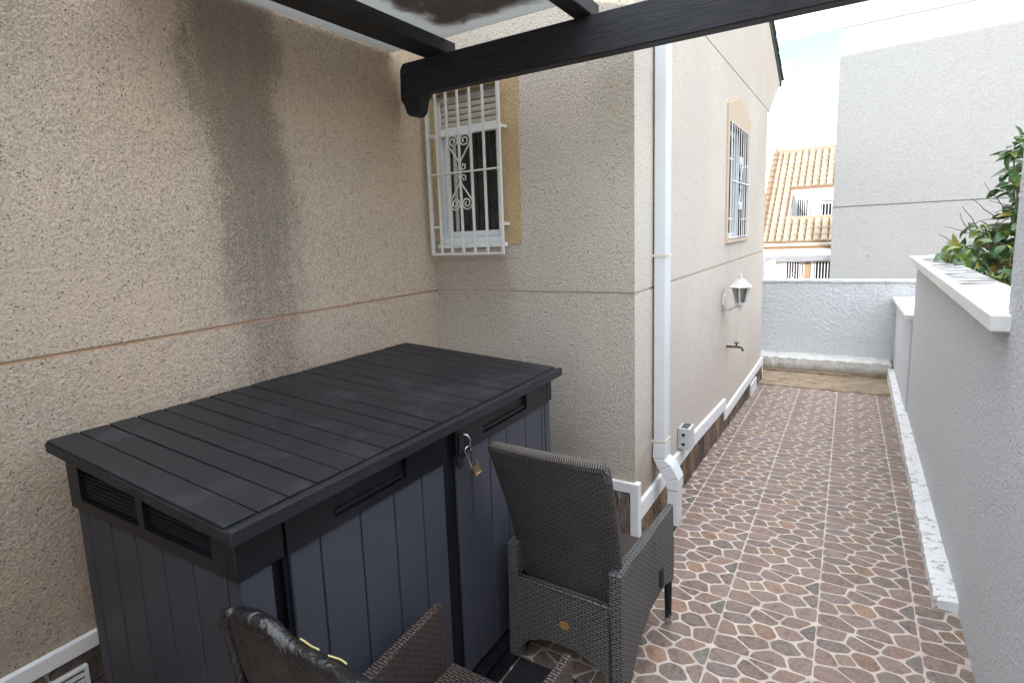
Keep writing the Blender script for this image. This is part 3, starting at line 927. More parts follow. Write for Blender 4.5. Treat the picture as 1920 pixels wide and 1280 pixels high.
def spiral(cx, cz, r0, turns, start, sgn, y, n=26, r1=0.010):
    return [(cx + (r0 + (r1 - r0) * k / n) * math.cos(start + sgn * 2 * math.pi * turns * k / n), y,
             cz + (r0 + (r1 - r0) * k / n) * math.sin(start + sgn * 2 * math.pi * turns * k / n)) for k in range(n + 1)]
def window_grille(parent, x0, z0, x1, z1, y, nb, depth, sc, mat='white_metal', bars=None, fn=None, scroll_x=None, zm=None, rad=0.007, w=0.008):
    """fn maps (across, up, out) to world"""
    root = MB()
    zm = zm or (z0 + z1) / 2
    def bx(mm, a0, a1, b0, b1, d0, d1):
        mm.prism([(a0, b0), (a1, b0), (a1, b1), (a0, b1)], fn, d0, d1, 0.0015)
    bx(root, x0 - w, x1 + w, z0 - w, z0 + w, y - w, y + w)
    bx(root, x0 - w, x1 + w, z1 - w, z1 + w, y - w, y + w)
    root = root.build('window_grille', mat, parent)
    bars = bars or [x0 + (x1 - x0) * k / (nb - 1) for k in range(nb)]
    for k, b in enumerate(bars):
        mm = MB()
        ww = w * (1.35 if k in (0, len(bars) - 1) else 1.0)
        bx(mm, b - ww, b + ww, z0 + w, z1 - w, y - ww, y + ww)
        mm.build('bar', mat, root)
    mm = MB(); bx(mm, x0, x1, zm - 0.006, zm + 0.006, y + 0.009, y + 0.021)
    mm.build('rail', mat, root)
    for b in (x0, x1):
        for z in (z0 + 0.20, z1 - 0.36):
            mm = MB(); bx(mm, b - 0.006, b + 0.006, z - 0.011, z + 0.011, y - depth, y - w)
            if b == x0: bx(mm, b + w, b + 0.075, z - 0.007, z + 0.007, y - 0.006, y + 0.006)
            mm.build('bracket', mat, root)
    sx = scroll_x
    for su in (1, -1):
        for sd in (1, -1):
            mm = MB()
            big = sc
            cxx, czz = sx + sd * big * 1.02, zm + su * big * 4.6
            pts = [(cxx + (p[0] - cxx) * sd, p[2]) for p in spiral(cxx, czz, big, 1.7, 0.0, 1, 0)]
            pts = [(a, czz + (b - czz) * su) for a, b in pts]
            small = [(sx + sd * big * 0.55, zm + su * big * 0.80)]
            tail = [(cxx + sd * big * 0.96, czz - su * big * 0.45), (sx + sd * big * 1.15, zm + su * big * 3.0), (sx + sd * big * 0.25, zm + su * big * 1.75), (sx + sd * big * 0.10, zm + su * big * 1.0),
                    (sx + sd * big * 0.45, zm + su * big * 0.38), (sx + sd * big * 0.95, zm + su * big * 0.55), (sx + sd * big * 1.0, zm + su * big * 1.05), (sx + sd * big * 0.62, zm + su * big * 1.22), (sx + sd * big * 0.5, zm + su * big * 0.85)]
            line = pts[::-1] + tail
            mm.tube([fn(a, b, y + 0.003) for a, b in line], rad * 0.85, 5)
            mm.build('scroll', mat, root, smooth=True)
    return root
window_grille(house, -2.652, 2.026, -2.046, 3.24, 0.10, 7, 0.10, 0.047, bars=[-2.652, -2.570, -2.477, -2.378, -2.278, -2.172, -2.050],
              fn=lambda a, b, d: (a, YB - d, b), scroll_x=-2.378, zm=2.60)

# side facade window with its gabled surround
m = MB()
m.box(XF - 0.24, XF - 0.155, VY0, VY1, VZ0, VZ1)
win2 = m.build('window', 'blue_glass', house)
m = MB()
m.prism([(6.556, 1.955), (VY0, 1.955), (VY0, VZ1), (VY1, VZ1), (VY1, 1.955), (8.02, 1.955), (8.02, 3.36), (7.27, 3.52), (6.556, 3.36)], ff, -0.014, 0.01)
m.build('window_surround', 'stucco_ochre_pale', house)
m = MB(); m.box(XF - 0.15, XF + 0.03, VY0 - 0.06, VY1 + 0.03, VZ0 - 0.035, VZ0 + 0.0, 0.004)
m.build('sill', 'stucco_ochre_pale', win2)
frame_ring(VY0 + 0.002, VY1 - 0.002, VZ0 + 0.002, VZ1 - 0.002, 0.06, -0.152, -0.09, 'frame', 'white_pvc', win2, fn=lambda a, b, d: (XF + d, a, b))
m = MB(); m.box(XF - 0.15, XF - 0.10, 7.22, 7.30, VZ0 + 0.064, VZ1 - 0.064, 0.004)
m.build('mullion', 'white_pvc', win2)
window_grille(house, VY0 + 0.02, VZ0 + 0.02, VY1 - 0.02, VZ1 - 0.015, 0.03, 9, 0.08, 0.052, mat='white_bars', w=0.0042, rad=0.005,
              fn=lambda a, b, d: (XF + d, a, b), scroll_x=7.26, zm=2.60)

# plinth vents
def vent(fn, a0, a1, b0, b1, parent):
    m = MB()
    for (p, q, r, s) in ((a0, a1, b0, b0 + 0.014), (a0, a1, b1 - 0.014, b1), (a0, a0 + 0.016, b0 + 0.014, b1 - 0.014), (a1 - 0.016, a1, b0 + 0.014, b1 - 0.014)):
        m.prism([(p, r), (q, r), (q, s), (p, s)], fn, -0.042, -0.01, 0.002)
    v = m.build('vent', 'vent_white', parent)
    m = MB(); m.prism([(a0 + 0.016, b0 + 0.014), (a1 - 0.016, b0 + 0.014), (a1 - 0.016, b1 - 0.014), (a0 + 0.016, b1 - 0.014)], fn, -0.026, -0.012)
    m.build('backing', 'dark_gap', v)
    n = 5
    for k in range(n):
        z = b0 + 0.02 + (b1 - b0 - 0.04) * (k + 0.5) / n
        m = MB(); m.prism([(a0 + 0.017, z - 0.009), (a1 - 0.017, z - 0.009), (a1 - 0.017, z + 0.007), (a0 + 0.017, z + 0.007)], fn, -0.040, -0.028)
        m.build('slat', 'vent_white', v)
vent(ff, 8.46, 8.98, -0.21, -0.02, house)
vent(fl, 0.45, 0.925, 0.23, 0.415, house)
vent(ff, 4.46, 4.66, 0.03, 0.17, house)

# downpipe
dp = MB()
px0, px1, py0, py1 = -1.150, -1.070, 3.985, 4.115
dp.box(px0, px1, py0, py1, 0.625, 6.4, 0.008, 2)
dp = dp.build('downpipe', 'pvc_gutter', house)
def pipe_piece(pts, name='elbow'):
    m = MB()
    m.hexa(pts, 0.006, 1)
    return m.build(name, 'pvc_gutter', dp)
q0, q1 = 3.978, 4.120
pipe_piece([(px0 - 0.004, q0, 0.53), (px1 + 0.004, q0, 0.53), (px1 + 0.004, q1, 0.53), (px0 - 0.004, q1, 0.53),
            (px0 - 0.004, q0, 0.640), (px1 + 0.004, q0, 0.640), (px1 + 0.004, q1, 0.640), (px0 - 0.004, q1, 0.640)], 'collar')
pipe_piece([(-1.112, q0, 0.445), (-1.020, q0, 0.495), (-1.020, q1, 0.495), (-1.112, q1, 0.445), (px0 - 0.003, q0, 0.529), (px1 + 0.003, q0, 0.529), (px1 + 0.003, q1, 0.529), (px0 - 0.003, q1, 0.529)])
pipe_piece([(-1.058, q0 + 0.001, 0.375), (-0.974, q0 + 0.001, 0.405), (-0.974, q1 - 0.001, 0.405), (-1.058, q1 - 0.001, 0.375), (-1.111, q0 + 0.001, 0.444), (-1.021, q0 + 0.001, 0.494), (-1.021, q1 - 0.001, 0.494), (-1.111, q1 - 0.001, 0.444)])
pipe_piece([(-1.056, q0, 0.31), (-0.972, q0, 0.31), (-0.972, q1, 0.31), (-1.056, q1, 0.31), (-1.056, q0, 0.374), (-0.972, q0, 0.404), (-0.972, q1, 0.404), (-1.056, q1, 0.374)], 'collar')
pipe_piece([(-1.051, py0, 0.045), (-0.977, py0, 0.045), (-0.977, py1, 0.045), (-1.051, py1, 0.045), (-1.051, py0, 0.309), (-0.977, py0, 0.309), (-0.977, py1, 0.309), (-1.051, py1, 0.309)], 'spout')
for z in (1.965, 0.655):
    m = MB()
    m.box(px0 - 0.022, px1 + 0.006, py0 - 0.006, py0 - 0.001, z - 0.009, z + 0.009)
    m.box(px1 + 0.001, px1 + 0.006, py0 - 0.001, py1 + 0.01, z - 0.009, z + 0.009)
    m.box(px0 - 0.022, px0 - 0.006, py0 - 0.012, py0 - 0.0065, z - 0.016, z + 0.014, 0.002)
    m.build('clamp', 'cream_plastic', dp)

# ------------------------------------------------------------------ things fixed on the facade
lamp = thing('wall_lantern', 'small white lantern with smoky panes on a bracket above the garden tap', 'wall lamp', (XF, 6.55, 1.25))
LX, LY = -0.985, 6.50
m = MB(); m.lathe([(0.020, 1.318), (0.062, 1.33), (0.066, 1.345), (0.05, 1.35)], LX, LY, 6)
m.lathe([(0.004, 1.262), (0.012, 1.272), (0.006, 1.285), (0.018, 1.30), (0.020, 1.319)], LX, LY, 8)
m.build('base_cup', 'white_metal', lamp)
m = MB(); m.lathe([(0.050, 1.350), (0.088, 1.508), (0.083, 1.510)], LX, LY, 6)
m.build('glass', 'lantern_glass', lamp)
m = MB()
for k in range(6):
    a = 2 * math.pi * (k + 0.5) / 6
    m.tube([(LX + 0.055 * math.cos(a), LY + 0.055 * math.sin(a), 1.343), (LX + 0.092 * math.cos(a), LY + 0.092 * math.sin(a), 1.512)], 0.0075, 4)
m.build('glazing_bar', 'white_metal', lamp)
m = MB(); m.lathe([(0.118, 1.506), (0.122, 1.514), (0.080, 1.545), (0.045, 1.585), (0.020, 1.594)], LX, LY, 6)
m.lathe([(0.012, 1.593), (0.020, 1.603), (0.009, 1.615), (0.013, 1.628), (0.003, 1.652)], LX, LY, 8)
m.build('hood', 'white_metal', lamp)
m = MB(); m.prism([(6.53, 1.25), (6.60, 1.235), (6.65, 1.33), (6.60, 1.425), (6.53, 1.41), (6.49, 1.33)], ff, -0.020, 0.0, 0.004)
m.build('wall_plate', 'white_metal', lamp)
m = MB(); m.tube([(XF + 0.015, 6.57, 1.272), (XF + 0.055, 6.56, 1.262), (XF + 0.10, 6.53, 1.285), (XF + 0.15, 6.51, 1.305), (LX, LY, 1.322)], 0.0115, 6)
m.build('bracket', 'white_metal', lamp, smooth=True)
m = MB(); m.lathe([(0.016, 1.356), (0.020, 1.39), (0.018, 1.43), (0.012, 1.44)], LX, LY, 8)
m.build('bulb', 'white_pvc', lamp)

tap = thing('garden_tap', 'tarnished brass tap sticking out of the beige wall under the lantern', 'tap', (XF, 6.80, 0.82))
m = MB(); m.tube([(XF - 0.01, 6.80, 0.822), (XF + 0.115, 6.80, 0.822)], [0.014, 0.012], 8)
m.tube([(XF + 0.115, 6.80, 0.822), (XF + 0.150, 6.80, 0.818), (XF + 0.163, 6.80, 0.802), (XF + 0.165, 6.80, 0.782)], [0.012, 0.012, 0.011, 0.014], 8)
m.build('spout', 'old_brass', tap, smooth=True)
m = MB(); m.tube([(XF + 0.100, 6.80, 0.828), (XF + 0.100, 6.80, 0.862)], 0.009, 8)
m.box(XF + 0.078, XF + 0.122, 6.775, 6.825, 0.862, 0.875, 0.004)
m.build('handle', 'old_brass', tap)

sock = thing('socket_box', 'grey weatherproof socket box sitting on the white plinth strip', 'socket', (XF, 4.78, 0.33))
bx0, bx1, by0, by1, bz0, bz1 = XF + 0.002, XF + 0.098, 4.70, 4.86, 0.352, 0.530
m = MB(); m.box(bx0, bx1, by0, by1, bz0, bz1, 0.006, 2)
m.build('body', 'socket_grey', sock)
for z in (0.398, 0.478):
    m = MB()
    m.prism([(0.028 * math.cos(a), 0.028 * math.sin(a)) for a in [2 * math.pi * k / 12 for k in range(12)]],
            lambda a, b, d: ((bx0 + bx1) / 2 - 0.002 + a, by0 - d, z + b), -0.004, 0.006)
    o = m.build('outlet', 'socket_grey', sock)
    m = MB()
    m.prism([(0.014 * math.cos(a), 0.014 * math.sin(a)) for a in [2 * math.pi * k / 10 for k in range(10)]],
            lambda a, b, d: ((bx0 + bx1) / 2 - 0.002 + a, by0 - d, z + b), 0.0062, 0.0075)
    m.build('outlet_hole', 'dark_gap', o)
for k in range(3):
    m = MB(); m.box(bx0 + 0.02, bx1 - 0.02, by0 + 0.018 + k * 0.046, by0 + 0.044 + k * 0.046, bz1 - 0.001, bz1 + 0.004)
    m.build('cable_entry', 'dark_gap', sock)

# ------------------------------------------------------------------ garden walls on the right and at the end
tall = thing('garden_wall', 'tall white stippled wall at the right edge, nearest to the camera', 'wall', (XR, 0, 0), 'white garden walls along the path')
m = MB(); m.box(XR, 0.80, -5, 3.31, -0.3, 2.44)
m.build('wall_body', 'white_stipple', tall)
mid = thing('garden_wall', 'white wall with streaked coping slabs in front of the leafy bush', 'wall', (XR, 3.31, 0), 'white garden walls along the path')
m = MB(); m.box(XR, 0.715, 3.312, 7.95, -0.6, 1.650)
m.build('wall_body', 'white_stipple', mid)
ys = [3.235, 4.58, 5.62, 6.72, 7.32, 8.02]
for a, b in zip(ys, ys[1:]):
    m = MB(); m.hexa([(0.484, a, 1.651), (0.748, a, 1.651), (0.748, b - 0.005, 1.651), (0.484, b - 0.005, 1.651),
                      (0.484, a, 1.722), (0.748, a, 1.726), (0.748, b - 0.005, 1.726), (0.484, b - 0.005, 1.722)], 0.006, 2)
    m.build('coping_slab', 'coping', mid)
low = thing('garden_wall', 'low white wall stepping down at the far right end of the path', 'wall', (XR, 8, 0), 'white garden walls along the path')
m = MB(); m.hexa([(0.535, 7.955, -0.8), (0.72, 7.955, -0.8), (0.72, 10.85, -0.8), (0.535, 10.85, -0.8), (0.535, 7.955, 1.02), (0.72, 7.955, 1.02), (0.72, 10.85, 0.91), (0.535, 10.85, 0.91)])
m.build('wall_body', 'white_stipple', low)
m = MB(); m.hexa([(0.478, 7.958, 1.021), (0.74, 7.958, 1.021), (0.74, 10.80, 0.913), (0.478, 10.80, 0.913), (0.478, 7.958, 1.075), (0.74, 7.958, 1.075), (0.74, 10.80, 0.965), (0.478, 10.80, 0.965)], 0.006)
m.build('coping_slab', 'coping', low)
end = thing('garden_wall', 'rough white plastered wall closing the far end of the path', 'wall', (0, 10.9, 0), 'white garden walls along the path')
m = MB(); m.box(-3.2, 0.95, 10.855, 11.08, -0.9, 1.165, 0.01)
m.build('wall_body', 'white_rough', end)
m = MB(); m.box(-3.2, 0.95, 10.835, 11.10, 1.166, 1.205, 0.010, 2)
bmesh.ops.subdivide_edges(m.bm, edges=[e for e in m.bm.edges if abs(e.verts[0].co.x - e.verts[1].co.x) > 1], cuts=40)
wob(m.build('coping', 'white_rough', end), 0.004, 8)

# ------------------------------------------------------------------ pergola
perg = thing('pergola', 'dark stained timber pergola with grubby translucent roof sheets', 'pergola', (-2.6, 3.2, 3.1))
m = MB()
bev = lambda a, b, d: (a, 3.20 + d, b)
m.prism([(-2.60, 3.310), (-2.625, 3.275), (-2.632, 3.08), (-2.605, 3.045), (-2.585, 2.985), (-2.555, 2.965), (-2.505, 2.962), (-2.475, 2.985), (-2.455, 3.06), (-2.43, 3.098),
         (2.6, 3.098), (2.6, 3.310)], bev, 0.0, 0.095, 0.006)
m.build('beam', 'timber', perg)
def rafter(x0, x1, z0=3.312, z1=3.395, y0=-3.1, y1=3.325):
    m = MB(); m.box(x0, x1, y0, y1, z0, z1, 0.005)
    m.build('rafter', 'timber', perg)
rafter(-2.418, -2.245)
for x in (-1.372, -0.38, 0.6, 1.58):
    rafter(x, x + 0.105)
m = MB(); m.prism([(-2.62, 3.098), (2.6, 3.098), (2.6, 3.310), (-2.62, 3.310)], lambda a, b, d: (a, -3.15 + d, b), 0, 0.095, 0.006)
m.build('beam', 'timber', perg)
m = MB(); m.box(2.45, 2.56, 3.2, 3.31, 0.35, 3.097, 0.006); m.build('post', 'timber', perg)
m = MB(); m.box(2.45, 2.56, -3.15, -3.05, 0.35, 3.097, 0.006); m.build('post', 'timber', perg)
for x0, x1 in ((-2.70, -1.33),):
    m = MB(); m.box(x0, x1, 1.35, 3.215, 3.398 + 0.004, 3.408 + 0.004)
    m.build('roof_sheet', 'roof_sheet', perg)

# ------------------------------------------------------------------ storage box
XB, YA, YE, XK = -1.455, 0.905, 2.968, -2.485
box = thing('storage_box', 'large charcoal plastic storage box with a ribbed lid, against the stained wall', 'storage box', (XB, 1.9, 0))
ZB = 1.190
m = MB()
m.box(XK + 0.02, XB - 0.04, YA + 0.03, YE - 0.03, 0.03, 1.33)
m.build('body', 'box_black', box)
m = MB(); m.box(XK - 0.01, XB + 0.045, YA - 0.01, YE + 0.01, 0.0, 0.062, 0.01)
m.build('base', 'box_black', box)
# front: corner posts, two doors of planks, dark centre strip
def planks(fn, edges, z0, z1, d0, d1, name, mat, parent, gap=0.004, bev=0.003):
    for a, b in zip(edges, edges[1:]):
        m = MB(); m.prism([(a + gap / 2, z0), (b - gap / 2, z0), (b - gap / 2, z1), (a + gap / 2, z1)], fn, d0, d1, bev)
        m.build(name, mat, parent)
fxp = lambda a, b, d: (XB + d, a, b)
m = MB(); m.box(XB - 0.035, XB - 0.002, YA + 0.004, 1.02, 0.065, ZB - 0.004, 0.003)
m.build('corner_post', 'box_door', box)
m = MB(); m.box(XB - 0.035, XB - 0.002, YE - 0.062, YE - 0.004, 0.065, ZB - 0.004, 0.003)
m.build('corner_post', 'box_door', box)
def door(y0, y1, edges, label=None):
    m = MB(); m.box(XB - 0.036, XB - 0.016, y0, y1, 0.075, 1.18)
    d = m.build('door', 'box_black', box)
    planks(fxp, edges, 0.085, 1.186, -0.0155, 0.0, 'plank', 'box_door', d, 0.006, 0.003)
    # upper black band with a long recessed grip
    b0, b1 = 1.189, 1.345
    g0, g1 = (y0 + 0.20, y1 - 0.27) if y0 < 1.5 else (y0 + 0.22, y1 - 0.24)
    m = MB()
    for (p, q, r, s) in ((y0, y1, b0, b0 + 0.035), (y0, g0, b0 + 0.035, b1), (g1, y1, b0 + 0.035, b1), (g0, g1, b1 - 0.024, b1)):
        m.prism([(p, r), (q, r), (q, s), (p, s)], fxp, -0.03, 0.012)
    m.prism([(g0, b0 + 0.035), (g1, b0 + 0.035), (g1, b1 - 0.024), (g0, b1 - 0.024)], fxp, -0.03, -0.008)
    m.prism([(g0 + 0.012, b0 + 0.043), (g1 - 0.012, b0 + 0.043), (g1 - 0.012, b0 + 0.056), (g0 + 0.012, b0 + 0.056)], fxp, -0.008, 0.004)
    bmesh.ops.remove_doubles(m.bm, verts=m.bm.verts[:], dist=1e-5)
    m.build('top_band', 'box_black', d)
    return d
door(1.07, 1.925, [1.085, 1.212, 1.402, 1.586, 1.760, 1.915])
door(1.995, 2.90, [2.005, 2.130, 2.29, 2.455, 2.66, 2.855, 2.895])
m = MB(); m.box(XB - 0.035, XB - 0.012, 1.925, 1.995, 0.065, 1.345)
m.build('centre_strip', 'box_black', box)
for y0, y1 in ((YA - 0.014, 1.062), (2.906, YE + 0.005)):
    m = MB(); m.box(XB - 0.030, XB + 0.010, y0, y1, ZB, 1.345, 0.004)
    m.build('corner_cap', 'box_black', box)
# left flank: planks and louvred vent band
flk = lambda a, b, d: (a, YA - d, b)
m = MB(); m.box(XK + 0.004, XB - 0.036, YA + 0.012, YA + 0.03, 0.065, 1.2)
side = m.build('side_panel', 'box_black', box)
planks(flk, [XK + 0.006, -2.398, -2.222, -2.048, -1.877, -1.70, -1.523, -1.459], 0.07, ZB - 0.004, -0.0115, 0.0, 'plank', 'box_side_shaded', side, 0.008, 0.003)
zt = lambda x: 1.350 + (XB - x) * 0.062
m = MB()
def sidebar(x0, x1, z0, z1, d0=-0.03, d1=0.012):
    m.hexa([flk(x0, z0, d0), flk(x1, z0, d0), flk(x1, z0, d1), flk(x0, z0, d1), flk(x0, z1(x0), d0), flk(x1, z1(x1), d0), flk(x1, z1(x1), d1), flk(x0, z1(x0), d1)])
cst = lambda v: (lambda x: v)
sidebar(XK - 0.006, XB - 0.031, ZB, cst(ZB + 0.042))
sidebar(XK - 0.006, -2.40, ZB + 0.0425, zt)
sidebar(-1.56, XB - 0.031, ZB + 0.0425, zt)
sidebar(-1.985, -1.945, ZB + 0.0425, zt)
m.build('vent_band', 'box_black', side)
for x0, x1 in ((-2.40, -1.985), (-1.945, -1.56)):
    m = MB(); m.hexa([flk(x0, ZB + 0.043, -0.016), flk(x1, ZB + 0.043, -0.016), flk(x1, ZB + 0.043, -0.012), flk(x0, ZB + 0.043, -0.012), flk(x0, zt(x0), -0.016), flk(x1, zt(x1), -0.016), flk(x1, zt(x1), -0.012), flk(x0, zt(x0), -0.012)])
    lou = m.build('louvre', 'box_black', side)
    m = MB()
    for k in range(6):
        z = ZB + 0.056 + k * 0.0165
        m.prism([(-0.0115, z + 0.0045), (-0.002, z), (-0.002, z + 0.0035), (-0.0115, z + 0.009)], lambda a, b, d: (d, YA - a, b), x0 + 0.003, x1 - 0.003)
    m.build('louvre', 'box_black', side)
# right and back flanks
m = MB(); m.box(XK, XB - 0.036, YE - 0.03, YE - 0.002, 0.065, 1.345); m.build('side_panel', 'box_side_shaded', box)
m = MB(); m.box(XK - 0.002, XK + 0.019, YA + 0.03, YE - 0.03, 0.065, 1.40); m.build('back_panel', 'box_side_shaded', box)
# lid: sloped sheet, fifteen planks, front lip
LF, LB = -1.382, -2.535
LA, LE = 0.852, 2.985
lz = lambda x: 1.372 + (LF - x) * 0.064
m = MB()
m.hexa([(LB, LA, lz(LB) - 0.030), (LF - 0.022, LA, lz(LF) - 0.030), (LF - 0.022, LE, lz(LF) - 0.030), (LB, LE, lz(LB) - 0.030),
        (LB, LA, lz(LB) + 0.004), (LF - 0.022, LA, lz(LF) + 0.004), (LF - 0.022, LE, lz(LF) + 0.004), (LB, LE, lz(LB) + 0.004)])
lid = m.build('lid', 'box_lid', box)
m = MB(); m.box(LF - 0.0215, LF, LA - 0.001, LE + 0.001, lz(LF) - 0.034, lz(LF) + 0.013, 0.004, 2)
m.build('lip', 'box_lid', lid)
NP = 19
ed = [LA + 0.002 + (LE - LA - 0.004) * k / NP for k in range(NP + 1)]
for a, b in zip(ed, ed[1:]):
    m = MB()
    a += 0.0035; b -= 0.0035
    x1 = LF - 0.045
    sag = rnd.uniform(-0.002, 0.002)
    m.hexa([(LB + 0.002, a, lz(LB) + 0.003), (x1, a, lz(x1) + 0.003), (x1, b, lz(x1) + 0.003), (LB + 0.002, b, lz(LB) + 0.003),
            (LB + 0.002, a, lz(LB) + 0.013), (x1, a, lz(x1) + 0.013 + sag), (x1, b, lz(x1) + 0.013), (LB + 0.002, b, lz(LB) + 0.013 + sag)], 0.003, 2)
    m.build('plank', 'box_lid', lid)
# hasp plate
m = MB()
m.prism([(1.985, 1.345), (2.045, 1.345), (2.045, 1.185), (2.035, 1.140), (2.012, 1.125), (1.995, 1.140), (1.985, 1.19)], fxp, 0.0125, 0.021, 0.002)
hasp = m.build('hasp', 'box_black', box)
m = MB(); m.box(XB + 0.0215, XB + 0.030, 2.000, 2.030, 1.20, 1.29, 0.002); m.build('hasp_loop', 'dark_gap', hasp)
# padlock hanging from a second shackle loop
pad = thing('padlock', 'long shackled brass padlock hanging on the storage box door', 'padlock', (XB + 0.04, 2.05, 1.12))
def U(c, w, h, ax, dn, r, n=9):
    c = Vector(c); ax = Vector(ax).normalized(); dn = Vector(dn).normalized()
    pts = [c + ax * w + dn * h]
    for k in range(n):
        a = math.pi * k / (n - 1)
        pts.append(c + ax * w * math.cos(a) - dn * w * math.sin(a))
    pts.append(c - ax * w + dn * h)
    return pts
m = MB(); m.tube([(XB + 0.022, 2.012, 1.278), (XB + 0.040, 2.014, 1.290), (XB + 0.055, 2.022, 1.286), (XB + 0.062, 2.034, 1.262), (XB + 0.060, 2.036, 1.215), (XB + 0.050, 2.034, 1.192), (XB + 0.034, 2.024, 1.186)], 0.0048, 7)
m.build('ring', 'steel', pad, smooth=True)
dn = Vector((0.10, 0.42, -1.0)).normalized()
axx = Vector((0.35, 0.88, 0.40)).normalized()
m = MB(); m.tube(U((XB + 0.050, 2.030, 1.213), 0.017, 0.090, axx, dn, 0.004), 0.0042, 7)
m.build('shackle', 'steel', pad, smooth=True)
pc = Vector((XB + 0.050, 2.030, 1.213)) + dn * 0.112
third = dn.cross(axx).normalized()
axx = third.cross(dn).normalized()
b = bmesh.new(); bmesh.ops.create_cube(b, size=1.0)
for v in b.verts: v.co = pc + axx * v.co.x * 0.037 + dn * v.co.y * 0.047 + third * v.co.z * 0.016
bmesh.ops.bevel(b, geom=b.edges[:], offset=0.003, segments=2, affect='EDGES')
m = MB(); m.add(b); m.build('lock_body', 'brass', pad)

# ramp strip and rubber mat at the foot of the doors
ramp = MB(); ramp.box(XB + 0.046, XB + 0.10, 1.1, 2.92, 0.006, 0.03, 0.004)
for k in range(3):
    ramp.box(XB + 0.050 + k * 0.017, XB + 0.056 + k * 0.017, 1.12, 2.90, 0.031, 0.037)
ramp.build('sill_strip', 'box_black', box)
m = MB()
m.box(-1.34, -1.03, 1.72, 2.325, 0.007, 0.019, 0.004)
tag(m.build('floor_mat', 'mat_rubber'), 'black rubber mat lying on the paving under the wicker chairs', 'mat')

# ------------------------------------------------------------------ wicker armchairs
def arm_panel(s, mat):
    """side: panel with arched bottom, thick at the rear, thin at the front; s = -1 left, 1 right"""
    m = MB()
    prof = [(0.0, 0.045), (0.0, 0.660), (0.36, 0.672), (0.735, 0.690), (0.755, 0.36), (0.735, 0.25), (0.58, 0.295), (0.38, 0.285), (0.20, 0.20), (0.06, 0.045)]
    b = bmesh.new()
    out, inn = [], []
    for (y, z) in prof:
        th = 0.060 - 0.030 * max(0, min(1, y / 0.74))
        flare = 0.012 * max(0.0, (0.45 - z)) / 0.45
        out.append(b.verts.new((s * (0.292 + flare + 0.01 * y), y, z)))
        inn.append(b.verts.new((s * (0.292 + flare + 0.01 * y - th), y, z)))
    n = len(prof)
    # split the concave outline into quads between the upper and lower chains
    up = [1, 2, 3, 4]
    lo = [0, 9, 8, 7, 6, 5]
    def tri(idx):
        b.faces.new([out[i] for i in idx]); b.faces.new([inn[i] for i in idx[::-1]])
    for idx in ((0, 9, 1), (9, 8, 1), (8, 2, 1), (8, 7, 2), (7, 6, 2), (6, 3, 2), (6, 5, 3), (5, 4, 3)):
        tri(list(idx))
    for i in range(n):
        j = (i + 1) % n
        b.faces.new((out[i], out[j], inn[j], inn[i]))
    bmesh.ops.recalc_face_normals(b, faces=b.faces[:])
    es = [e for e in b.edges if len(e.link_faces) == 2 and e.calc_face_angle(0) > 0.6]
    bmesh.ops.bevel(b, geom=es, offset=0.008, segments=2, affect='EDGES', profile=0.5)
    m.add(b)
    return m
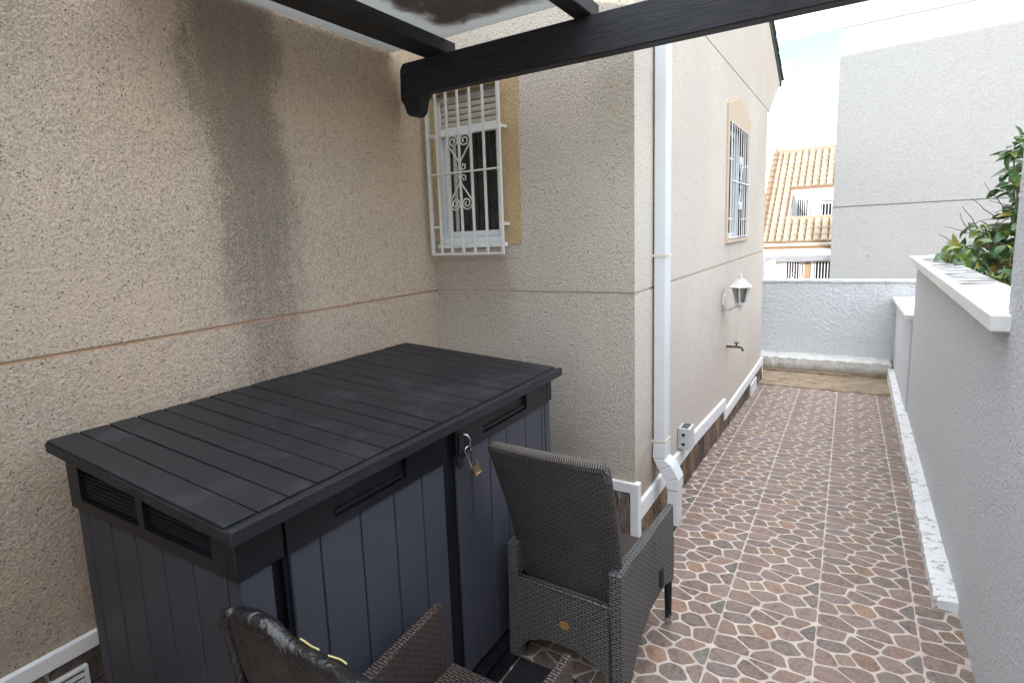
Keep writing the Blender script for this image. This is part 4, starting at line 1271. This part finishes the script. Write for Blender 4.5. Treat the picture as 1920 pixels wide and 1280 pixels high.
def make_chair(name, label, mats, loc, rot, tall_back=1.0):
    w, wb = mats
    t = thing(name, label, 'armchair', (0, 0, 0), 'wicker armchairs by the storage box')
    for s in (-1, 1):
        arm_panel(s, w).build('arm', w, t)
    # rear apron with an arch
    m = MB()
    n = 16
    for k in range(n):
        a0, a1 = -0.235 + 0.47 * k / n, -0.235 + 0.47 * (k + 1) / n
        zb = lambda x: 0.105 + 0.110 * max(0.0, 1 - (x / 0.235) ** 2) ** 0.6
        m.hexa([(a0, -0.004, zb(a0)), (a1, -0.004, zb(a1)), (a1, 0.032, zb(a1)), (a0, 0.032, zb(a0)), (a0, -0.004, 0.478), (a1, -0.004, 0.478), (a1, 0.032, 0.478), (a0, 0.032, 0.478)])
    bmesh.ops.remove_doubles(m.bm, verts=m.bm.verts[:], dist=1e-5)
    m.build('rear_apron', w, t)
    m = MB(); m.tube([(-0.24, 0.014, 0.482), (-0.08, 0.014, 0.485), (0.08, 0.014, 0.485), (0.24, 0.014, 0.482)], 0.017, 8)
    m.build('apron_rail', w, t, smooth=True)
    m = MB()
    m.prism([(0.026 * math.cos(a), 0.020 * math.sin(a)) for a in [2 * math.pi * k / 14 for k in range(14)]], lambda a, b, d: (0.015 + a, -0.004 - d, 0.325 + b), 0.0005, 0.005)
    m.build('badge', 'leather_badge', t)
    # seat cushion
    m = MB()
    m.box(-0.232, 0.232, 0.05, 0.73, 0.375, 0.455, 0.022, 3)
    m.build('seat', wb, t)
    m = MB(); m.box(-0.232, 0.232, 0.62, 0.735, 0.255, 0.372, 0.01); m.build('front_apron', w, t)
    # backrest: a curved upholstered sheet leaning back
    nx, nz = 14, 18
    b = bmesh.new()
    def bp(u, v, d):
        v = v * tall_back
        hw = 0.238 + 0.036 * v
        x = (2 * u - 1) * hw
        y = 0.095 - 0.200 * v - 0.040 * v * v - 0.030 * (1 - (2 * u - 1) ** 2) - d + 0.02 * math.sin(v * 3.1)
        z = 0.375 + 0.825 * v - 0.012 * (2 * u - 1) ** 2 * v
        return (x, y, z)
    G = [[[b.verts.new(bp(i / nx, j / nz, d)) for j in range(nz + 1)] for i in range(nx + 1)] for d in (0.0, -0.045)]
    for i in range(nx):
        for j in range(nz):
            b.faces.new((G[0][i][j], G[0][i + 1][j], G[0][i + 1][j + 1], G[0][i][j + 1]))
            b.faces.new((G[1][i][j], G[1][i][j + 1], G[1][i + 1][j + 1], G[1][i + 1][j]))
    for j in range(nz):
        b.faces.new((G[0][0][j], G[0][0][j + 1], G[1][0][j + 1], G[1][0][j]))
        b.faces.new((G[0][nx][j], G[1][nx][j], G[1][nx][j + 1], G[0][nx][j + 1]))
    for i in range(nx):
        b.faces.new((G[0][i][0], G[1][i][0], G[1][i + 1][0], G[0][i + 1][0]))
        b.faces.new((G[0][i][nz], G[0][i + 1][nz], G[1][i + 1][nz], G[1][i][nz]))
    bmesh.ops.recalc_face_normals(b, faces=b.faces[:])
    m = MB(); m.add(b)
    back = m.build('backrest', 'weave_back' if w == 'weave_grey' else wb, t)
    m = MB()
    pts = [bp(i / 16, 1.0, -0.022) for i in range(17)]
    m.tube([(p[0], p[1], p[2] + 0.004) for p in pts], 0.026, 8)
    m.build('top_rail', 'weave_rail', back, smooth=True)
    for u in (0.0, 1.0):
        m = MB(); m.tube([bp(u, j / 12, -0.022) for j in range(13)], 0.023, 8)
        m.build('side_rail', 'weave_back' if w == 'weave_grey' else wb, back, smooth=True)
    # legs with metal feet, reclining lever
    for s in (-1, 1):
        m = MB(); m.tube([(s * 0.300, 0.03, 0.0), (s * 0.276, 0.035, 0.16)], [0.019, 0.025], 8)
        l = m.build('leg', w, t, smooth=True)
        m = MB(); m.tube([(s * 0.3005, 0.0298, 0.001), (s * 0.296, 0.031, 0.032)], [0.0205, 0.0215], 10); m.build('foot', 'steel', l)
        m = MB(); m.tube([(s * 0.282, 0.715, 0.0), (s * 0.280, 0.715, 0.27)], [0.017, 0.021], 8)
        l = m.build('leg', 'box_black', t, smooth=True)
        m = MB(); m.tube([(s * 0.282, 0.715, 0.001), (s * 0.282, 0.715, 0.040)], 0.0205, 10); m.build('foot', 'steel', l)
    m = MB(); m.box(0.300, 0.312, 0.50, 0.545, 0.33, 0.425, 0.004); m.build('lever', 'dark_gap', t)
    m = MB(); m.tube([(-0.225, 0.06, 0.47), (-0.215, 0.005, 0.535)], 0.011, 6); m.build('recline_rod', 'box_black', t)
    t.location = loc; t.rotation_euler = (0, 0, R(rot))
    return t
ca = make_chair('wicker_armchair', 'grey wicker armchair with a tall bare backrest beside the box doors', ('weave_grey', 'weave_brown'), (-1.083, 2.278, 0), -2)
cb = make_chair('wicker_armchair', 'dark brown wicker armchair in the foreground, its back under a black cover', ('weave_brown', 'weave_brown'), (-1.080, 0.962, 0), -1, 0.80)

# black cover thrown over the nearer chair's backrest
TOPS = [(0.0, 1.130), (0.018, 1.162), (0.05, 1.185), (0.088, 1.200), (0.176, 1.210), (0.27, 1.206), (0.34, 1.186), (0.40, 1.169), (0.46, 1.163), (0.60, 1.164), (1.0, 1.168)]
def cover_top(u):
    for (a, za), (b, zb) in zip(TOPS, TOPS[1:]):
        if u <= b: return za + (zb - za) * (u - a) / (b - a)
    return TOPS[-1][1]
def cover_mesh():
    b = bmesh.new()
    nu, nv = 40, 26
    r = random.Random(3)
    rings = []
    for i in range(nu + 1):
        u = i / nu
        x = -1.400 + 0.68 * u
        top = cover_top(u)
        rr = min(1.0, (u / 0.10)) ** 0.5 if u < 0.10 else 1.0
        th = 0.027 + 0.003 * math.sin(u * 9 + 0.5)
        th *= (0.45 + 0.55 * rr)
        ring = []
        for j in range(nv + 1):
            v = j / nv
            a = math.pi * v
            # from front bottom hem, over the top ridge, to the rear bottom hem
            if v < 0.36:
                k = v / 0.36
                z = 0.72 + (top - th - 0.72) * k; yo = th * (1.25 - 0.25 * k)
            elif v > 0.64:
                k = (1 - v) / 0.36
                z = 0.72 + (top - th - 0.72) * k; yo = -th * (1.5 - 0.5 * k)
            else:
                k = (v - 0.36) / 0.28 * math.pi
                z = top - th + th * math.sin(k); yo = th * math.cos(k)
            lean = 0.815 + 0.10 * (1.23 - z) / 0.5
            f = (0.007 * math.sin(15 * u + 22 * z) + 0.006 * math.sin(33 * u - 27 * z) + 0.004 * math.sin(61 * u + 40 * z)) * (0.25 + u) * min(1, max(0.0, (1.20 - z) * 9))
            ring.append(b.verts.new((x + 0.02 * (1.2 - z) * (1 - 2 * u), lean + yo + f * (0.6 + u), z + 0.002 * math.sin(23 * u + 5 * v))))
        rings.append(ring)
    for p, q in zip(rings, rings[1:]):
        for j in range(nv):
            b.faces.new((p[j], q[j], q[j + 1], p[j + 1]))
    b.faces.new(rings[0]); b.faces.new(rings[-1][::-1])
    return b
cv = thing('chair_cover', 'black padded cover with yellow piping slung over the nearest chair back', 'cover', (-1.1, 0.85, 0.72))
m = MB(); m.add(cover_mesh()); m.build('fabric', 'cover', cv, smooth=True)
m = MB(); m.tube([(-1.412, 0.860, 0.80), (-1.418, 0.852, 0.95), (-1.420, 0.838, 1.08), (-1.410, 0.822, 1.130), (-1.385, 0.815, 1.165), (-1.35, 0.808, 1.188)], [0.016, 0.018, 0.020, 0.021, 0.02, 0.012], 8)
m.build('hem', 'cover', cv, smooth=True)
def ridge(u):
    th = 0.027 + 0.003 * math.sin(u * 9 + 0.5)
    top = cover_top(u)
    z = top - th + th * math.sin(0.95)
    f = (0.007 * math.sin(15 * u + 22 * z) + 0.006 * math.sin(33 * u - 27 * z) + 0.004 * math.sin(61 * u + 40 * z)) * (0.25 + u) * min(1, max(0.0, (1.20 - z) * 9))
    return (-1.400 + 0.68 * u + 0.02 * (1.2 - z) * (1 - 2 * u), 0.815 + 0.10 * (1.23 - z) / 0.5 + th * math.cos(0.95) + f * (0.6 + u) + 0.004, z + 0.003)
for p, q in ((0.40, 0.50), (0.55, 0.64)):
    m = MB(); m.tube([ridge(p + (q - p) * k / 6) for k in range(7)], 0.0026, 5); m.build('piping', 'yellow_piping', cv)
m = MB(); m.quad((-1.447, 0.845, 1.02), (-1.418, 0.848, 1.015), (-1.430, 0.846, 1.065))
m.bm.faces.ensure_lookup_table()
bmesh.ops.solidify(m.bm, geom=m.bm.faces[:], thickness=0.002)
m.build('tag', 'tag_white', cv)

# ------------------------------------------------------------------ bush behind the wall
bush = thing('citrus_bush', 'leafy green bush with bare twigs rising behind the streaked coping', 'bush', (1.3, 7.0, 0.35))
r2 = random.Random(21)
br = MB()
tips = []
def limb(pts, r0, r1):
    n = len(pts)
    br.tube(pts, [r0 + (r1 - r0) * i / (n - 1) for i in range(n)], 5)
def wander(a, b, n, amp):
    a, b = Vector(a), Vector(b)
    return [a.lerp(b, i / n) + Vector([r2.uniform(-amp, amp) * (0 < i < n) for _ in range(3)]) for i in range(n + 1)]
trunk = wander((1.30, 7.0, 0.3), (1.24, 7.0, 1.6), 6, 0.04); limb(trunk, 0.045, 0.030)
main = [((1.24, 7.0, 1.55), (1.10, 7.0, 2.68)), ((1.26, 7.0, 1.55), (1.27, 7.05, 2.60)), ((1.24, 7.0, 1.4), (0.88, 7.0, 2.06)), ((1.24, 7.0, 1.3), (0.78, 7.0, 1.86)),
        ((1.26, 7.0, 1.3), (0.96, 6.8, 1.80)), ((1.26, 7.0, 1.2), (1.08, 6.6, 1.70)), ((1.28, 7.0, 1.4), (1.5, 7.0, 2.4)), ((1.28, 7.0, 1.3), (1.55, 7.2, 2.0)), ((1.26, 7.0, 1.3), (1.14, 6.4, 1.80)),
        ((1.24, 7.0, 1.3), (0.92, 7.2, 1.70)), ((1.24, 7.0, 1.5), (1.16, 6.9, 2.35)), ((1.24, 7.0, 1.4), (1.02, 6.9, 2.0))]
for a, b_ in main:
    p = wander(a, b_, 6, 0.025); limb(p, 0.014, 0.005)
    for k in range(3, 7):
        for _ in range(2):
            d = Vector((r2.uniform(-1, 0.7), r2.uniform(-0.8, 0.6), r2.uniform(-0.25, 0.8))).normalized() * r2.uniform(0.10, 0.26)
            q = wander(p[k], p[k] + d, 3, 0.01); limb(q, 0.0045, 0.002)
            tips.append(q)
bare = []
for a, b_ in (((0.98, 7.0, 1.92), (0.665, 7.0, 2.045)), ((0.93, 7.0, 1.97), (0.78, 7.0, 2.22)), ((1.12, 7.0, 2.05), (0.81, 7.0, 2.0)), ((1.10, 7.05, 2.15), (0.92, 7.0, 2.42)), ((0.98, 7.0, 1.94), (1.20, 7.0, 2.25)),
               ((0.81, 7.0, 1.84), (0.63, 7.0, 1.97)), ((1.12, 7.0, 1.94), (0.87, 7.0, 1.93)), ((1.04, 7.02, 2.08), (0.84, 7.0, 2.29)), ((0.87, 7.0, 1.94), (0.77, 7.0, 2.16))):
    q = wander(a, b_, 4, 0.012); br.tube(q, [0.005, 0.0045, 0.004, 0.003, 0.002], 5)
br.build('branch', 'bark', bush)
def leaf(name, L, W, fold, curl, mat):
    n = 7
    vs, fs = [], []
    for i in range(n + 1):
        t = i / n
        w = W * math.sin(math.pi * min(1, t * 0.98 + 0.01)) ** 0.75 * (1.15 - 0.45 * t)
        zc = -curl * t * t * L
        vs += [(-w, t * L, zc + fold * w), (0, t * L, zc), (w, t * L, zc + fold * w)]
    for i in range(n):
        a = 3 * i
        fs += [(a, a + 1, a + 4, a + 3), (a + 1, a + 2, a + 5, a + 4)]
    me = bpy.data.meshes.new(name)
    me.from_pydata(vs, [], fs); me.update()
    for p in me.polygons: p.use_smooth = True
    me.materials.append(M[mat])
    return me
LM = {k: [leaf('leaf', L, W, f, c, k) for (L, W, f, c) in ((0.140, 0.040, 0.35, 0.25), (0.160, 0.046, 0.25, 0.45), (0.110, 0.033, 0.45, 0.15))] for k in ('leaf_dark', 'leaf_light', 'leaf_yellow')}
def put_leaf(p, d, kind='leaf_dark', sc=1.0):
    o = bpy.data.objects.new('leaf', r2.choice(LM[kind]))
    C.objects.link(o)
    o.location = p
    d = Vector(d).normalized()
    side = d.cross(Vector((0, 0, 1)) + Vector((r2.uniform(-.9, .9), r2.uniform(-.9, .9), 0)))
    if side.length < 0.1: side = Vector((1, 0, 0))
    side.normalize()
    up = side.cross(d)
    mat = Matrix((side, d, up)).transposed()
    o.rotation_euler = mat.to_euler()
    o.scale = (sc, sc, sc)
    attach(o, bush)
nl = 0
for q in tips:
    for k in range(1, 4):
        for _ in range(2 if k < 3 else 3):
            if nl >= 160: break
            if q[k].z > 1.92 and q[k].x < 1.0 and r2.random() < 0.75: continue
            if q[k].x < 0.80 and q[k].z < 1.76: continue
            d = (q[3] - q[0]).normalized() + Vector((r2.uniform(-1, 1), r2.uniform(-1, 1), r2.uniform(-0.9, 0.5)))
            kind = 'leaf_dark' if r2.random() < 0.72 else ('leaf_light' if r2.random() < 0.8 else 'leaf_yellow')
            put_leaf(q[k], d, kind, r2.uniform(0.65, 1.1)); nl += 1
for k in range(135):
    p = Vector((r2.uniform(0.66, 1.30), r2.uniform(6.3, 7.2), 1.55))
    p.z = r2.uniform(1.50 if p.x > 0.86 else 1.76, 1.86 + 0.42 * (p.x - 0.66))
    put_leaf(p, (r2.uniform(-1, 1), r2.uniform(-1, 0.3), r2.uniform(-0.8, 0.5)), r2.choice(['leaf_dark', 'leaf_dark', 'leaf_dark', 'leaf_light', 'leaf_light', 'leaf_yellow'] if r2.random() < 0.5 else ['leaf_dark', 'leaf_light']), r2.uniform(0.75, 1.1))

fb_ = MB()
for k in range(420):
    t_ = r2.random()
    p = Vector((r2.uniform(0.95, 1.75), r2.uniform(6.9, 7.7), r2.uniform(1.2, 2.05) if t_ < 0.7 else r2.uniform(1.9, 2.6)))
    if p.z > 2.0 and p.x < 1.15: p.x += 0.2
    src = r2.choice(LM['leaf_dark'])
    R_ = Matrix.Rotation(r2.uniform(0, 6.28), 3, 'Z') @ Matrix.Rotation(r2.uniform(-1.1, 0.7), 3, 'X') @ Matrix.Rotation(r2.uniform(-1, 1), 3, 'Y')
    vs = [fb_.bm.verts.new(p + R_ @ v.co) for v in src.vertices]
    for f in src.polygons: fb_.bm.faces.new([vs[i] for i in f.vertices])
fo = fb_.build('foliage', 'leaf_dark', bush, fix=False)
fo['kind'] = 'stuff'

# ------------------------------------------------------------------ neighbour's house
RB_A = R(3.44)
nb = thing('neighbour_house', 'tall pale grey rendered house wall with two scored lines, beyond the end wall', 'house', (-0.41, 12.6, 0))
ux, uy = math.cos(RB_A), -math.sin(RB_A)
fn_nb = lambda a, b, d: (-0.41 + a * ux + d * math.sin(RB_A), 12.6 + a * uy + d * ux, b)
m = MB(); m.prism([(0.006, -1.58), (8, -1.58), (8, 8.6), (0.006, 8.6)], fn_nb, 0.010, 7.0)
m.build('wall', 'groove_dark', nb)
for z0, z1 in ((-1.55, 2.362), (2.382, 5.405), (5.430, 8.6)):
    panel(fn_nb, 0, 8, z0, z1, [], 0.03, 'wall', 'stucco_neighbour', nb, True)
m = MB(); m.prism([(-0.25, 8.6), (8.2, 8.6), (8.2, 8.75), (-0.25, 8.75)], fn_nb, -0.3, 7.2)
m.build('roof', 'clay_ridge', nb)

# ------------------------------------------------------------------ far house
fh = thing('far_house', 'white house with a sandy tiled roof, inset dormer and grey awning, across the street', 'house', (-1.6, 21.5, -1.6))
EY, EZ, K = 21.5, 1.50, 0.803
FX0, FX1 = -2.70, 6.0
m = MB(); m.box(FX0 + 0.1, FX1, 22.0, 29, -1.6, 1.40); m.build('wall', 'render_white', fh)
fr = lambda a, b, d: (a, EY + b + d * K * 0.6, EZ + b * K - d * 0.75)
DX0, DX1, DB0, DB1 = -1.96, 1.2, 0.95, 2.17
panel(fr, FX0, FX1, 0, 4.0, [(DX0, DX1, DB0, DB1)], 0.12, 'roof', 'clay_ridge', fh)
rf = [o for o in fh.children if o.name.startswith('roof')][0]
m = MB(); m.prism([(25.5, EZ + 4 * K), (29.5, EZ), (25.5, EZ)], lambda a, b, d: (d, a, b), FX0 + 0.05, FX1); m.build('gable', 'render_white', fh)
TWD, TLN = 0.212, 0.29
tm = MB()
prof = [(math.cos(a) * 0.098, math.sin(a) * 0.075) for a in [math.pi * k / 6 for k in range(7)]]
b = bmesh.new()
r0 = [b.verts.new((x * 1.08, -0.02, z * 1.1)) for x, z in prof]; r1_ = [b.verts.new((x * 0.88, TLN + 0.03, z * 0.80)) for x, z in prof]
for i in range(6): b.faces.new((r0[i], r0[i + 1], r1_[i + 1], r1_[i]))
b.faces.new(r0[::-1])
tm.add(b)
t0 = tm.build('roof_tile', 'clay_tile', rf, smooth=False)
tilt = math.atan(K)
first = True
cnt = 0
for i in range(11):
    x = FX0 + 0.11 + i * TWD
    n = int(4.0 / (TLN * math.cos(tilt))) + 1
    for j in range(n):
        bb = j * TLN * math.cos(tilt)
        if bb > 3.93: continue
        if x > DX0 - 0.02 and DB0 - 0.10 < bb < DB1 + 0.02: continue
        if cnt >= 290: continue
        o = t0 if first else t0.copy()
        if not first: C.objects.link(o)
        first = False
        o.parent = rf; o.matrix_parent_inverse = Matrix.Identity(4)
        o.location = (x, EY + bb, EZ + bb * K + 0.01)
        o.location -= Vector((0, 0, 0))
        o.rotation_euler = (tilt + R(1.5), 0, 0)
        cnt += 1
rp = Matrix.Translation(-Vector(WORLD_AT['far_house']))
m = MB()
for j in range(15):
    y = 25.45 - j * 0.27
    m.tube([(FX0 - 0.02, y + 0.16, EZ + (y + 0.16 - EY) * K + 0.05), (FX0 - 0.02, y - 0.16, EZ + (y - 0.16 - EY) * K + 0.06)], [0.09, 0.115], 8)
m.build('verge_tile', 'clay_ridge', rf)
m = MB()
for j in range(24):
    x = FX0 + j * 0.36
    m.tube([(x - 0.02, 25.5, EZ + 4 * K + 0.03), (x + 0.38, 25.5, EZ + 4 * K + 0.05)], [0.12, 0.10], 8)
m.build('ridge_tile', 'clay_tile', rf)
# dormer recess: lintel, back wall, windows
dyb = EY + 1.95
m = MB(); m.box(DX0 - 0.02, DX1, dyb - 0.07, EY + DB1 + 0.02, EZ + DB1 * K - 0.20, EZ + DB1 * K - 0.03, 0.01); m.build('lintel', 'beige_gutter', fh)
m = MB(); m.box(DX0 - 0.05, DX1, dyb, dyb + 0.1, 1.9, EZ + DB1 * K - 0.02); m.build('dormer_wall', 'render_white', fh)
m = MB(); m.prism([(EY + DB0, EZ + DB0 * K), (EY + DB1, EZ + DB1 * K), (EY + DB1, 2.0), (EY + DB0, 2.0)], lambda a, b, d: (d, a, b), DX0 - 0.06, DX0 - 0.005); m.build('dormer_cheek', 'render_white', fh)
m = MB(); m.box(DX0 - 0.1, DX1, EY + DB0 - 0.12, EY + DB0 + 0.05, EZ + DB0 * K - 0.12, EZ + DB0 * K + 0.06, 0.03, 2); m.build('parapet', 'clay_tile', fh)
def far_window(x0, x1, z0, z1, y, glass, nb, parent, mid=True):
    w = MB(); w.box(x0, x1, y - 0.02, y - 0.003, z0, z1)
    w = w.build('window', glass, parent)
    frame_ring(x0, x1, z0, z1, 0.05, y - 0.05, y - 0.021, 'frame', 'white_pvc', w)
    m = MB()
    for k in range(1, nb):
        x = x0 + (x1 - x0) * k / nb
        m.box(x - 0.013, x + 0.013, y - 0.085, y - 0.06, z0, z1)
    if mid: m.box(x0, x1, y - 0.084, y - 0.061, (z0 + z1) / 2 - 0.012, (z0 + z1) / 2 + 0.012) if False else None
    m.build('grille', 'white_pvc', w)
    return w
far_window(-1.88, -1.42, 2.15, 2.92, dyb, 'blue_glass', 7, fh)
far_window(-1.16, -0.60, 2.10, 2.75, dyb, 'blue_glass', 6, fh)
m = MB(); m.box(-1.38, -0.4, dyb - 0.14, dyb - 0.02, 2.80, 2.94, 0.02); m.build('blind_box', 'awning_grey', fh)
# gutter, fascia, awning, ground floor
m = MB(); m.box(FX0, FX1, EY - 0.13, EY + 0.02, EZ - 0.14, EZ - 0.03, 0.03, 2); m.build('gutter', 'beige_gutter', fh)
m = MB(); m.box(FX0 + 0.02, FX1, EY + 0.025, EY + 0.55, EZ - 0.22, EZ - 0.10); m.build('soffit', 'brown_door', fh)
m = MB(); m.box(FX0 + 0.02, FX1, EY - 0.02, EY + 0.30, 1.06, EZ - 0.225, 0.01); m.build('awning_case', 'render_white', fh)
m = MB()
b = bmesh.new(); N = 60; top, bot = [], []
for i in range(N + 1):
    x = FX0 + 0.03 + (4.6) * i / N
    top.append(b.verts.new((x, EY - 0.03 + 0.01 * math.sin(x * 9), 1.058))); bot.append(b.verts.new((x, EY - 0.06 + 0.05 * math.sin(x * 7.3) + 0.02 * math.sin(x * 23), 0.885 + 0.02 * math.sin(x * 5))))
for i in range(N): b.faces.new((bot[i], bot[i + 1], top[i + 1], top[i]))
bmesh.ops.solidify(b, geom=b.faces[:], thickness=0.006)
m.add(b); m.build('awning_valance', 'awning_grey', fh, smooth=True)
far_window(-2.02, -1.50, -1.0, 0.88, 22.0, 'purple_curtain', 7, fh)
far_window(-1.20, -0.60, -0.1, 0.88, 22.0, 'blue_glass', 7, fh)
m = MB(); m.box(-1.43, -1.27, 21.96, 21.998, -1.0, 0.9); m.build('door_jamb', 'brown_door', fh)
m = MB(); m.tube([(-1.75, 21.88, 0.30), (-1.70, 21.88, 0.42), (-1.75, 21.88, 0.47), (-1.80, 21.88, 0.42), (-1.75, 21.88, 0.30)], 0.012, 5); m.build('scroll', 'white_pvc', fh)
